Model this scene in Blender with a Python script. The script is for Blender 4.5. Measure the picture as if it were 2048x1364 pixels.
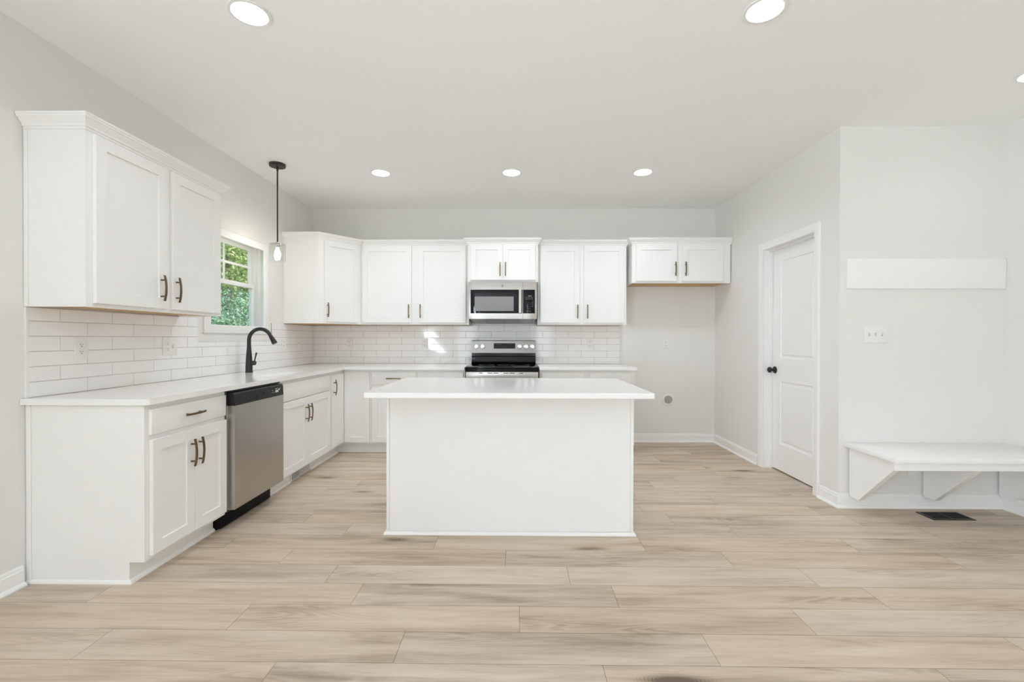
import bpy, bmesh, math, random
from mathutils import Vector, Matrix
from math import pi, sin, cos, radians

# ------------------------------------------------------------------ reset
for o in list(bpy.data.objects):
    bpy.data.objects.remove(o)
SC = bpy.context.scene
COL = SC.collection
random.seed(11)

# ------------------------------------------------------------------ camera
camd = bpy.data.cameras.new('camera')
camd.sensor_width = 36.0
camd.lens = 910.38 * 36.0 / 2048.0
camd.clip_start = 0.02
cam = bpy.data.objects.new('camera', camd)
COL.objects.link(cam)
R = ((0.99992865, -0.01179955, -0.00186359),
     (0.01180943, 0.9999158, 0.00537835),
     (0.00179997, -0.00539997, 0.9999838))      # columns: right, forward, up
cam.matrix_world = Matrix(((R[0][0], R[0][2], -R[0][1], 0.0),
                           (R[1][0], R[1][2], -R[1][1], 0.0),
                           (R[2][0], R[2][2], -R[2][1], 1.2127),
                           (0, 0, 0, 1)))
SC.camera = cam

# ------------------------------------------------------------------ world, sun, area lights, exposure
world = bpy.data.worlds.new('world')
SC.world = world
world.use_nodes = True
wn = world.node_tree.nodes
wl = world.node_tree.links
sky = wn.new('ShaderNodeTexSky')
sky.sky_type = 'NISHITA'
sky.sun_disc = False
sky.sun_elevation = radians(48)
sky.sun_rotation = radians(95)
sky.air_density = 1.0
sky.dust_density = 3.0
bgn = wn['Background']
bgn.inputs['Strength'].default_value = 0.80
haze = wn.new('ShaderNodeMix')
haze.data_type = 'RGBA'
haze.inputs['Factor'].default_value = 0.6
haze.inputs['B'].default_value = (1.0, 1.0, 1.0, 1)
wl.new(sky.outputs['Color'], haze.inputs['A'])
wl.new(haze.outputs['Result'], bgn.inputs['Color'])

sund = bpy.data.lights.new('sun', 'SUN')
sund.energy = 9.0
sund.angle = radians(0.6)
sund.color = (1.0, 0.95, 0.86)
sun = bpy.data.objects.new('sun', sund)
COL.objects.link(sun)
sun.rotation_euler = Vector((-0.70, -0.06, -0.71)).to_track_quat('-Z', 'Y').to_euler()

def area_light(name, loc, sx, sy, direction, energy, color=(1.0, 0.98, 0.95)):
    d = bpy.data.lights.new(name, 'AREA')
    d.shape = 'RECTANGLE'
    d.size = sx
    d.size_y = sy
    d.energy = energy
    d.color = color
    o = bpy.data.objects.new(name, d)
    COL.objects.link(o)
    o.location = loc
    o.rotation_euler = Vector(direction).to_track_quat('-Z', 'Y').to_euler()
    return o

SC.view_settings.view_transform = 'Standard'
SC.view_settings.look = 'None'
SC.view_settings.gamma = 1.0
SC.view_settings.use_curve_mapping = False
SC.view_settings.exposure = 0.0
SC.cycles.diffuse_bounces = 12
SC.cycles.max_bounces = 18
SC.cycles.transparent_max_bounces = 16
SC.cycles.sample_clamp_indirect = 6.0

# daylight of the living room behind the camera: two glazed openings in its end wall; the side light is an unseen added fill
DAY = (0.85, 0.97, 1.12)
area_light('daylight_patio', (-1.62, -4.06, 1.10), 0.55, 1.55, (0, 1, 0), 11, DAY)
area_light('daylight_patio', (0.82, -4.06, 1.10), 0.45, 1.55, (0, 1, 0), 9, DAY)
area_light('side_fill', (-2.60, -1.9, 1.35), 1.5, 1.6, (1, 0, 0.9), 215, DAY)  # unseen fill aimed upward, added to brighten the ceiling and side-facing surfaces

# ------------------------------------------------------------------ room dimensions (metres)
XL, XR, YB, H = -2.425, 2.320, 5.375, 2.743
YN, XN = 3.31, 3.49            # alcove wall with the bench, and the wall right of it
YF = -3.9                      # wall behind the camera

# ------------------------------------------------------------------ materials
def new_mat(name):
    m = bpy.data.materials.new(name)
    m.use_nodes = True
    return m, m.node_tree.nodes, m.node_tree.links, m.node_tree.nodes['Principled BSDF']

def plain(name, color, rough=0.5, metal=0.0, spec=0.5, bump=0.0, bscale=120.0, tint=0.0, coat=0.0):
    m, n, l, p = new_mat(name)
    p.inputs['Base Color'].default_value = (*color, 1)
    p.inputs['Roughness'].default_value = rough
    p.inputs['Metallic'].default_value = metal
    p.inputs['Specular IOR Level'].default_value = spec
    p.inputs['Coat Weight'].default_value = coat
    tc = n.new('ShaderNodeTexCoord')
    if tint:
        nz = n.new('ShaderNodeTexNoise')
        nz.inputs['Scale'].default_value = 3.0
        nz.inputs['Detail'].default_value = 5.0
        l.new(tc.outputs['Object'], nz.inputs['Vector'])
        mx = n.new('ShaderNodeMix')
        mx.data_type = 'RGBA'
        mx.inputs['A'].default_value = (*[c * (1 - tint) for c in color], 1)
        mx.inputs['B'].default_value = (*[min(1, c * (1 + tint)) for c in color], 1)
        l.new(nz.outputs['Fac'], mx.inputs['Factor'])
        l.new(mx.outputs['Result'], p.inputs['Base Color'])
    if bump:
        nb = n.new('ShaderNodeTexNoise')
        nb.inputs['Scale'].default_value = bscale
        nb.inputs['Detail'].default_value = 3.0
        l.new(tc.outputs['Object'], nb.inputs['Vector'])
        b = n.new('ShaderNodeBump')
        b.inputs['Strength'].default_value = bump
        b.inputs['Distance'].default_value = 0.002
        l.new(nb.outputs['Fac'], b.inputs['Height'])
        l.new(b.outputs['Normal'], p.inputs['Normal'])
    return m

def brushed(name, color, rough, stretch):
    m, n, l, p = new_mat(name)
    p.inputs['Base Color'].default_value = (*color, 1)
    p.inputs['Metallic'].default_value = 1.0
    tc = n.new('ShaderNodeTexCoord')
    mp = n.new('ShaderNodeMapping')
    mp.inputs['Scale'].default_value = stretch
    nz = n.new('ShaderNodeTexNoise')
    nz.inputs['Scale'].default_value = 1.0
    nz.inputs['Detail'].default_value = 4.0
    l.new(tc.outputs['Object'], mp.inputs['Vector'])
    l.new(mp.outputs['Vector'], nz.inputs['Vector'])
    mr = n.new('ShaderNodeMapRange')
    mr.inputs['To Min'].default_value = rough - 0.06
    mr.inputs['To Max'].default_value = rough + 0.06
    l.new(nz.outputs['Fac'], mr.inputs['Value'])
    l.new(mr.outputs['Result'], p.inputs['Roughness'])
    b = n.new('ShaderNodeBump')
    b.inputs['Strength'].default_value = 0.05
    b.inputs['Distance'].default_value = 0.0005
    l.new(nz.outputs['Fac'], b.inputs['Height'])
    l.new(b.outputs['Normal'], p.inputs['Normal'])
    return m

def emitter(name, color, strength):
    m, n, l, p = new_mat(name)
    n.remove(p)
    e = n.new('ShaderNodeEmission')
    e.inputs['Color'].default_value = (*color, 1)
    e.inputs['Strength'].default_value = strength
    l.new(e.outputs['Emission'], n['Material Output'].inputs['Surface'])
    return m

def thin_glass(name, tint=(1, 1, 1), reflect=1.0, bump=0.0):
    m, n, l, p = new_mat(name)
    n.remove(p)
    t = n.new('ShaderNodeBsdfTransparent')
    t.inputs['Color'].default_value = (*tint, 1)
    g = n.new('ShaderNodeBsdfGlossy')
    g.inputs['Roughness'].default_value = 0.02
    f = n.new('ShaderNodeLayerWeight')
    pw = n.new('ShaderNodeMath')
    pw.operation = 'POWER'
    pw.inputs[1].default_value = 5.0
    l.new(f.outputs['Facing'], pw.inputs[0])
    mul = n.new('ShaderNodeMath')
    mul.operation = 'MULTIPLY_ADD'
    mul.inputs[1].default_value = 0.9 * reflect
    mul.inputs[2].default_value = 0.04 * reflect
    mx = n.new('ShaderNodeMixShader')
    l.new(pw.outputs['Value'], mul.inputs[0])
    l.new(mul.outputs['Value'], mx.inputs['Fac'])
    l.new(t.outputs['BSDF'], mx.inputs[1])
    l.new(g.outputs['BSDF'], mx.inputs[2])
    l.new(mx.outputs['Shader'], n['Material Output'].inputs['Surface'])
    if bump:
        tc = n.new('ShaderNodeTexCoord')
        vz = n.new('ShaderNodeTexVoronoi')
        vz.inputs['Scale'].default_value = 90
        l.new(tc.outputs['Object'], vz.inputs['Vector'])
        b = n.new('ShaderNodeBump')
        b.inputs['Strength'].default_value = bump
        b.inputs['Distance'].default_value = 0.002
        l.new(vz.outputs['Distance'], b.inputs['Height'])
        l.new(b.outputs['Normal'], g.inputs['Normal'])
        l.new(b.outputs['Normal'], f.inputs['Normal'])
    return m

def floor_material():
    m, n, l, p = new_mat('oak_vinyl_planks')
    def node(t, **kw):
        x = n.new(t)
        for k, v in kw.items():
            setattr(x, k, v)
        return x
    def math_(op, a, b=None, c=None):
        x = node('ShaderNodeMath', operation=op)
        for i, s in enumerate((a, b, c)):
            if s is None:
                continue
            if isinstance(s, (int, float)):
                x.inputs[i].default_value = s
            else:
                l.new(s, x.inputs[i])
        return x.outputs['Value']
    uv = node('ShaderNodeUVMap', uv_map='plank_uv')
    at = node('ShaderNodeAttribute', attribute_name='plank')
    sep = node('ShaderNodeSeparateXYZ')
    l.new(uv.outputs['UV'], sep.inputs['Vector'])
    u, v = sep.outputs['X'], sep.outputs['Y']
    rs = node('ShaderNodeSeparateColor')
    l.new(at.outputs['Color'], rs.inputs['Color'])
    r1, r2, r3 = rs.outputs['Red'], rs.outputs['Green'], rs.outputs['Blue']
    def vec(su, sv, off):
        c = node('ShaderNodeCombineXYZ')
        l.new(math_('MULTIPLY_ADD', u, su, math_('MULTIPLY', r1, off)), c.inputs['X'])
        l.new(math_('MULTIPLY_ADD', v, sv, math_('MULTIPLY', r2, off)), c.inputs['Y'])
        l.new(math_('MULTIPLY', r3, 37.0), c.inputs['Z'])
        return c.outputs['Vector']
    def noise(vector, detail, rough=0.5, dist=0.0):
        x = node('ShaderNodeTexNoise')
        x.inputs['Scale'].default_value = 1.0
        x.inputs['Detail'].default_value = detail
        x.inputs['Roughness'].default_value = rough
        x.inputs['Distortion'].default_value = dist
        l.new(vector, x.inputs['Vector'])
        return x.outputs['Fac']
    def ramp(fac, stops):
        x = node('ShaderNodeValToRGB')
        cr = x.color_ramp
        while len(cr.elements) < len(stops):
            cr.elements.new(0.5)
        for e, (pos, c) in zip(cr.elements, stops):
            e.position = pos
            e.color = (c, c, c, 1)
        l.new(fac, x.inputs['Fac'])
        return x.outputs['Color']
    # knots: sparse cells, stretched along the plank; the contour field bulges around them
    vor = node('ShaderNodeTexVoronoi')
    vor.inputs['Scale'].default_value = 1.0
    vor.inputs['Randomness'].default_value = 0.9
    l.new(vec(1.15, 4.2, 61.0), vor.inputs['Vector'])
    kd = vor.outputs['Distance']
    ks = node('ShaderNodeSeparateColor')
    l.new(vor.outputs['Color'], ks.inputs['Color'])
    keep = math_('GREATER_THAN', ks.outputs['Red'], 0.40)
    near = math_('MULTIPLY', keep, math_('MAXIMUM', math_('SUBTRACT', 1.0, math_('MULTIPLY', kd, 4.6)), 0.0))
    # cathedral contours
    field = math_('MULTIPLY_ADD', near, 0.55, noise(vec(0.9, 6.5, 91.0), 2.0, 0.45))
    rings = math_('SINE', math_('MULTIPLY', math_('ADD', field, math_('MULTIPLY', noise(vec(5.0, 60.0, 23.0), 2.0), 0.03)), 150.0))
    rings = math_('MULTIPLY_ADD', rings, 0.5, 0.5)
    zone = ramp(noise(vec(1.3, 8.0, 47.0), 2.0), [(0.50, 0.0), (0.66, 1.0)])
    zone = math_('MAXIMUM', zone, math_('MINIMUM', math_('MULTIPLY', near, 1.6), 1.0))
    # streaks, fine grain, dark flecks
    streak = noise(vec(1.6, 17.0, 33.0), 4.0, 0.55, 0.4)
    fine = noise(vec(9.0, 190.0, 71.0), 3.0, 0.6)
    cloud = noise(vec(0.9, 3.0, 15.0), 2.0)
    val = math_('MULTIPLY_ADD', math_('SUBTRACT', streak, 0.5), 0.85, 0.56)
    val = math_('MULTIPLY_ADD', math_('SUBTRACT', fine, 0.5), 0.26, val)
    val = math_('MULTIPLY_ADD', math_('SUBTRACT', cloud, 0.5), 0.35, val)
    val = math_('SUBTRACT', val, math_('MULTIPLY', math_('MULTIPLY', rings, zone), 0.14))
    val = math_('MULTIPLY_ADD', math_('SUBTRACT', r1, 0.5), 0.14, val)
    val = math_('SUBTRACT', val, math_('MULTIPLY', math_('POWER', near, 2.4), 0.85))
    cr = node('ShaderNodeValToRGB')
    el = cr.color_ramp.elements
    for pos, c in ((0.0, (0.135, 0.092, 0.060)), (0.28, (0.350, 0.266, 0.188)), (0.54, (0.560, 0.455, 0.345)), (0.85, (0.680, 0.590, 0.485))):
        e = el.new(pos)
        e.color = (*c, 1)
    el.remove(el[0])
    el.remove(el[len(el) - 1])
    l.new(val, cr.inputs['Fac'])
    hs = node('ShaderNodeHueSaturation')
    l.new(cr.outputs['Color'], hs.inputs['Color'])
    l.new(math_('MULTIPLY_ADD', r3, 0.22, 0.86), hs.inputs['Saturation'])
    l.new(hs.outputs['Color'], p.inputs['Base Color'])
    p.inputs['Roughness'].default_value = 0.42
    p.inputs['Specular IOR Level'].default_value = 0.35
    b = node('ShaderNodeBump')
    b.inputs['Strength'].default_value = 0.12
    b.inputs['Distance'].default_value = 0.001
    l.new(fine, b.inputs['Height'])
    l.new(b.outputs['Normal'], p.inputs['Normal'])
    return m

def quartz_material():
    m, n, l, p = new_mat('white_quartz')
    tc = n.new('ShaderNodeTexCoord')
    nz = n.new('ShaderNodeTexNoise')
    nz.inputs['Scale'].default_value = 260
    nz.inputs['Detail'].default_value = 2
    l.new(tc.outputs['Object'], nz.inputs['Vector'])
    cr = n.new('ShaderNodeValToRGB')
    cr.color_ramp.elements[0].position = 0.3
    cr.color_ramp.elements[0].color = (0.855, 0.85, 0.835, 1)
    cr.color_ramp.elements[1].position = 0.6
    cr.color_ramp.elements[1].color = (0.88, 0.875, 0.86, 1)
    l.new(nz.outputs['Fac'], cr.inputs['Fac'])
    l.new(cr.outputs['Color'], p.inputs['Base Color'])
    p.inputs['Roughness'].default_value = 0.10
    p.inputs['Specular IOR Level'].default_value = 0.55
    return m

def leaf_material(name, c0, c1):
    m, n, l, p = new_mat(name)
    at = n.new('ShaderNodeAttribute')
    at.attribute_name = 'leaf'
    mx = n.new('ShaderNodeMix')
    mx.data_type = 'RGBA'
    mx.inputs['A'].default_value = (*c0, 1)
    mx.inputs['B'].default_value = (*c1, 1)
    l.new(at.outputs['Fac'], mx.inputs['Factor'])
    l.new(mx.outputs['Result'], p.inputs['Base Color'])
    p.inputs['Roughness'].default_value = 0.45
    tr = n.new('ShaderNodeBsdfTranslucent')
    l.new(mx.outputs['Result'], tr.inputs['Color'])
    ms = n.new('ShaderNodeMixShader')
    ms.inputs['Fac'].default_value = 0.35
    l.new(p.outputs['BSDF'], ms.inputs[1])
    l.new(tr.outputs['BSDF'], ms.inputs[2])
    l.new(ms.outputs['Shader'], n['Material Output'].inputs['Surface'])
    return m

def bark_material():
    m, n, l, p = new_mat('bark')
    tc = n.new('ShaderNodeTexCoord')
    mp = n.new('ShaderNodeMapping')
    mp.inputs['Scale'].default_value = (14, 14, 2)
    nz = n.new('ShaderNodeTexNoise')
    nz.inputs['Detail'].default_value = 6
    l.new(tc.outputs['Object'], mp.inputs['Vector'])
    l.new(mp.outputs['Vector'], nz.inputs['Vector'])
    cr = n.new('ShaderNodeValToRGB')
    cr.color_ramp.elements[0].color = (0.05, 0.04, 0.032, 1)
    cr.color_ramp.elements[1].color = (0.24, 0.21, 0.19, 1)
    l.new(nz.outputs['Fac'], cr.inputs['Fac'])
    l.new(cr.outputs['Color'], p.inputs['Base Color'])
    p.inputs['Roughness'].default_value = 0.9
    return m

M = {
    'wall': plain('wall_paint', (0.790, 0.783, 0.755), 0.6, spec=0.25, bump=0.05, bscale=300),
    'ceiling': plain('ceiling_paint', (0.915, 0.915, 0.905), 0.85, spec=0.15, bump=0.05, bscale=260),
    'trim': plain('trim_paint', (0.870, 0.868, 0.852), 0.35, spec=0.4, tint=0.01),
    'cabinet': plain('cabinet_paint', (0.870, 0.867, 0.850), 0.38, spec=0.4, tint=0.008),
    'raw': plain('raw_maple', (0.56, 0.34, 0.15), 0.55, tint=0.12),
    'dark': plain('shadow_gap', (0.03, 0.03, 0.03), 0.8),
    'bronze': plain('champagne_bronze', (0.205, 0.145, 0.090), 0.30, metal=1.0, tint=0.05),
    'black': plain('matte_black', (0.016, 0.016, 0.017), 0.38, spec=0.5, tint=0.05),
    'oilbronze': plain('oil_rubbed_bronze', (0.022, 0.018, 0.015), 0.42, spec=0.5, tint=0.1),
    'blackplastic': plain('black_plastic', (0.010, 0.010, 0.011), 0.40, spec=0.35, bump=0.03, bscale=600),
    'kick': plain('black_kick_plate', (0.006, 0.006, 0.007), 0.55, spec=0.15, tint=0.02),
    'blackgloss': plain('black_glass', (0.003, 0.003, 0.004), 0.05, spec=0.25, tint=0.02),
    'blackenamel': plain('black_enamel', (0.003, 0.003, 0.005), 0.14, spec=0.25, tint=0.02),
    'steel': brushed('brushed_steel', (0.56, 0.545, 0.52), 0.27, (3, 3, 500)),
    'steelv': brushed('brushed_steel_upright', (0.50, 0.475, 0.445), 0.33, (400, 400, 3)),
    'steeld': brushed('brushed_steel_satin', (0.27, 0.258, 0.24), 0.30, (3, 3, 500)),
    'chrome': plain('polished_steel', (0.72, 0.71, 0.69), 0.12, metal=1.0, tint=0.02),
    'sinksteel': brushed('sink_steel', (0.30, 0.295, 0.285), 0.24, (300, 4, 4)),
    'mwscreen': plain('perforated_screen', (0.24, 0.245, 0.24), 0.22, spec=0.4, tint=0.05),
    'plate': plain('white_plastic', (0.82, 0.82, 0.80), 0.3, spec=0.45, tint=0.005),
    'slot': plain('outlet_slot', (0.10, 0.10, 0.10), 0.6),
    'tile': plain('white_glazed_tile', (0.90, 0.90, 0.89), 0.06, spec=0.55, tint=0.012),
    'grout': plain('grey_grout', (0.47, 0.46, 0.44), 0.9, bump=0.2, bscale=500),
    'vinyl': plain('white_vinyl', (0.83, 0.83, 0.82), 0.35, spec=0.4, tint=0.005),
    'quartz': quartz_material(),
    'floor': floor_material(),
    'seam': plain('plank_seam', (0.07, 0.05, 0.035), 0.9),
    'pane': thin_glass('window_glass', (0.96, 0.98, 0.97)),
    'shade': thin_glass('seeded_glass', (0.97, 0.97, 0.96), 1.6, 0.2),
    'lens_bright': emitter('lamp_lens_bright', (0.93, 0.99, 1.08), 205.0),
    'lens': emitter('lamp_lens', (0.93, 0.99, 1.08), 135.0),
    'lens_dim': emitter('lamp_lens_dim', (0.93, 0.99, 1.08), 20.0),
    'bulb': emitter('bulb_glow', (1.0, 0.92, 0.80), 90.0),
    'mark': plain('printed_mark', (0.72, 0.72, 0.70), 0.5, tint=0.02),
    'dim': plain('printed_grey_mark', (0.30, 0.30, 0.30), 0.5, tint=0.02),
    'greymark': plain('engraved_mark', (0.16, 0.155, 0.15), 0.5, tint=0.02),
    'brass': plain('valve_brass', (0.62, 0.52, 0.38), 0.25, metal=1.0),
    'valvebox': plain('valve_box_grey', (0.42, 0.41, 0.40), 0.5, tint=0.03),
    'register': plain('dark_bronze_register', (0.020, 0.018, 0.015), 0.45, tint=0.05),
    'leaf_light': leaf_material('leaf_light', (0.14, 0.24, 0.07), (0.55, 0.62, 0.26)),
    'leaf_mid': leaf_material('leaf_mid', (0.08, 0.19, 0.08), (0.32, 0.46, 0.20)),
    'leaf_dark': leaf_material('leaf_dark', (0.05, 0.14, 0.085), (0.25, 0.42, 0.27)),
    'bark': bark_material(),
    'lawn': plain('lawn_grass', (0.09, 0.17, 0.04), 0.9, tint=0.4, bump=0.6, bscale=30),
    'roofing': plain('exterior_siding', (0.55, 0.55, 0.53), 0.7, tint=0.03),
}

# ------------------------------------------------------------------ mesh helpers
def root(name, label, cat, loc=(0, 0, 0), rot=0.0, group=None, kind=None):
    o = bpy.data.objects.new(name, None)
    COL.objects.link(o)
    o.location = loc
    o.rotation_euler = (0, 0, rot)
    o.empty_display_size = 0.1
    if label:
        o['label'] = label
        o['category'] = cat
    if group:
        o['group'] = group
    if kind:
        o['kind'] = kind
    return o

def tag(o, label, cat, group=None):
    o['label'] = label
    o['category'] = cat
    if group:
        o['group'] = group
    return o

def obj(name, bm, mat, parent=None, loc=(0, 0, 0), angle=32, bevel=0.0):
    bmesh.ops.recalc_face_normals(bm, faces=bm.faces[:])
    me = bpy.data.meshes.new(name)
    bm.to_mesh(me)
    bm.free()
    mats = mat if isinstance(mat, (list, tuple)) else [mat]
    for m in mats:
        me.materials.append(m)
    me.polygons.foreach_set('use_smooth', [True] * len(me.polygons))
    me.set_sharp_from_angle(angle=radians(angle))
    o = bpy.data.objects.new(name, me)
    COL.objects.link(o)
    if parent:
        o.parent = parent
    o.location = loc
    if bevel:
        md = o.modifiers.new('edge', 'BEVEL')
        md.width = bevel
        md.segments = 2
        md.limit_method = 'ANGLE'
        md.angle_limit = radians(40)
    return o

def struct(name, bm, mat, **kw):
    o = obj(name, bm, mat, **kw)
    o['kind'] = 'structure'
    return o

def link_copy(o, parent, loc=None):
    c = o.copy()
    COL.objects.link(c)
    c.parent = parent
    if loc is not None:
        c.location = loc
    return c

def absorb(bm, t, mi=0):
    vs = [bm.verts.new(v.co) for v in t.verts]
    t.verts.index_update()
    for f in t.faces:
        try:
            nf = bm.faces.new([vs[v.index] for v in f.verts])
            nf.material_index = mi
        except ValueError:
            pass
    t.free()

def box(bm, x0, x1, y0, y1, z0, z1, bev=0.0, mi=0, seg=2):
    t = bmesh.new()
    vs = [t.verts.new((x, y, z)) for x in (x0, x1) for y in (y0, y1) for z in (z0, z1)]
    for q in ((0, 1, 3, 2), (4, 6, 7, 5), (0, 4, 5, 1), (2, 3, 7, 6), (0, 2, 6, 4), (1, 5, 7, 3)):
        t.faces.new([vs[i] for i in q])
    if bev:
        bmesh.ops.recalc_face_normals(t, faces=t.faces[:])
        bmesh.ops.bevel(t, geom=t.edges[:], offset=bev, segments=seg, affect='EDGES', profile=0.5)
    absorb(bm, t, mi)
    return bm

def prism(bm, pts, axis, a, b, mi=0):
    def place(p, h):
        if axis == 'x':
            return (h, p[0], p[1])
        if axis == 'y':
            return (p[0], h, p[1])
        return (p[0], p[1], h)
    A = [bm.verts.new(place(p, a)) for p in pts]
    B = [bm.verts.new(place(p, b)) for p in pts]
    fs = [bm.faces.new(A), bm.faces.new(B)]
    n = len(pts)
    for i in range(n):
        fs.append(bm.faces.new((A[i], A[(i + 1) % n], B[(i + 1) % n], B[i])))
    for f in fs:
        f.material_index = mi
    return bm

def tube(bm, pts, radii, seg=12, cap=True, mi=0):
    pts = [Vector(p) for p in pts]
    if not isinstance(radii, (list, tuple)):
        radii = [radii] * len(pts)
    prev = None
    rings = []
    for i, p in enumerate(pts):
        d = (pts[min(i + 1, len(pts) - 1)] - pts[max(i - 1, 0)]).normalized()
        if prev is None:
            a = Vector((0, 0, 1)) if abs(d.z) < 0.9 else Vector((1, 0, 0))
            s = d.cross(a).normalized()
        else:
            s = (prev - d * prev.dot(d)).normalized()
        prev = s
        t = d.cross(s)
        rings.append([bm.verts.new(p + (s * cos(2 * pi * k / seg) + t * sin(2 * pi * k / seg)) * radii[i]) for k in range(seg)])
    for A, B in zip(rings, rings[1:]):
        for k in range(seg):
            bm.faces.new((A[k], A[(k + 1) % seg], B[(k + 1) % seg], B[k])).material_index = mi
    if cap:
        bm.faces.new(rings[0]).material_index = mi
        bm.faces.new(rings[-1]).material_index = mi
    return bm

def lathe(bm, prof, seg=32, origin=(0, 0, 0), axis='z', mi=0):
    """prof: list of (radius, height along axis)"""
    o = Vector(origin)
    def at(r, h, k):
        a = 2 * pi * k / seg
        if axis == 'z':
            return o + Vector((r * cos(a), r * sin(a), h))
        if axis == 'x':
            return o + Vector((h, r * cos(a), r * sin(a)))
        return o + Vector((r * cos(a), h, r * sin(a)))
    rings = []
    for r, h in prof:
        if r < 1e-6:
            rings.append([bm.verts.new(at(0, h, 0))])
        else:
            rings.append([bm.verts.new(at(r, h, k)) for k in range(seg)])
    for A, B in zip(rings, rings[1:]):
        for k in range(seg):
            k2 = (k + 1) % seg
            if len(A) == 1 and len(B) == 1:
                continue
            if len(A) == 1:
                f = bm.faces.new((A[0], B[k], B[k2]))
            elif len(B) == 1:
                f = bm.faces.new((A[k], A[k2], B[0]))
            else:
                f = bm.faces.new((A[k], A[k2], B[k2], B[k]))
            f.material_index = mi
    return bm

def sweep(bm, path, prof, closed=False, put=None, mi=0):
    """path: 2-D points; prof: closed (outward, height) polygon; outward = right of travel; put(u, v, h) -> 3-D"""
    if put is None:
        put = lambda u, v, h: (u, v, h)
    P = [Vector(p) for p in path]
    n = len(P)
    rings = []
    for i in range(n):
        if closed:
            a, b = P[i - 1], P[(i + 1) % n]
        else:
            a, b = (P[i - 1] if i else None), (P[i + 1] if i < n - 1 else None)
        d1 = (P[i] - a).normalized() if a is not None else None
        d2 = (b - P[i]).normalized() if b is not None else None
        n1 = Vector((d1.y, -d1.x)) if d1 is not None else None
        n2 = Vector((d2.y, -d2.x)) if d2 is not None else None
        if n1 is None:
            m = n2
        elif n2 is None:
            m = n1
        else:
            m = (n1 + n2)
            m = m / max(1e-6, m.dot(n1))
        rings.append([bm.verts.new(put(P[i].x + m.x * o, P[i].y + m.y * o, h)) for o, h in prof])
    k = len(prof)
    pairs = list(zip(rings, rings[1:])) + ([(rings[-1], rings[0])] if closed else [])
    for A, B in pairs:
        for j in range(k):
            bm.faces.new((A[j], A[(j + 1) % k], B[(j + 1) % k], B[j])).material_index = mi
    if not closed:
        bm.faces.new(rings[0]).material_index = mi
        bm.faces.new(rings[-1]).material_index = mi
    return bm

def rounded(pts_r, seg=6):
    """polygon with rounded corners: list of (x, y, radius), counter-clockwise or clockwise"""
    out = []
    n = len(pts_r)
    for i, (x, y, r) in enumerate(pts_r):
        p = Vector((x, y))
        if r <= 0:
            out.append((x, y))
            continue
        a = (Vector(pts_r[i - 1][:2]) - p).normalized()
        b = (Vector(pts_r[(i + 1) % n][:2]) - p).normalized()
        half = math.acos(max(-1, min(1, a.dot(b)))) / 2
        dist = r / math.tan(half)
        c = p + (a + b).normalized() * (r / sin(half))
        s = p + a * dist - c
        e = p + b * dist - c
        a0 = math.atan2(s.y, s.x)
        da = math.atan2(e.y, e.x) - a0
        while da > pi:
            da -= 2 * pi
        while da < -pi:
            da += 2 * pi
        for k in range(seg + 1):
            t = a0 + da * k / seg
            out.append((c.x + r * cos(t), c.y + r * sin(t)))
    return out

def plate_with_holes(bm, outer, holes, z0, z1, top_only=False):
    def layer(z):
        loops = []
        for pts in [outer] + holes:
            vs = [bm.verts.new((p[0], p[1], z)) for p in pts]
            es = [bm.edges.new((vs[i], vs[(i + 1) % len(vs)])) for i in range(len(vs))]
            loops.append((vs, es))
        bmesh.ops.triangle_fill(bm, use_beauty=True, use_dissolve=False, edges=[e for _, es in loops for e in es])
        return loops
    A = layer(z0)
    if not top_only:
        B = layer(z1)
        for (va, _), (vb, _) in zip(A, B):
            n = len(va)
            for i in range(n):
                bm.faces.new((va[i], va[(i + 1) % n], vb[(i + 1) % n], vb[i]))
    return bm

def circle(x, y, r, seg=36):
    return [(x + r * cos(2 * pi * k / seg), y + r * sin(2 * pi * k / seg)) for k in range(seg)]

def text_bm(lines, size, put, spacing=1.0):
    """printed characters as a flat mesh; put(x, y) -> 3-D"""
    bm = bmesh.new()
    for s, x, y in lines:
        cu = bpy.data.curves.new('glyphs', 'FONT')
        cu.body = s
        cu.size = size
        cu.align_x = 'CENTER'
        to = bpy.data.objects.new('glyphs', cu)
        COL.objects.link(to)
        bpy.context.view_layer.update()
        me = bpy.data.meshes.new_from_object(to.evaluated_get(bpy.context.evaluated_depsgraph_get()))
        t = bmesh.new()
        t.from_mesh(me)
        for v in t.verts:
            v.co = Vector(put(x + v.co.x, y + v.co.y))
        absorb(bm, t)
        bpy.data.objects.remove(to)
        bpy.data.curves.remove(cu)
        bpy.data.meshes.remove(me)
    return bm

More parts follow.
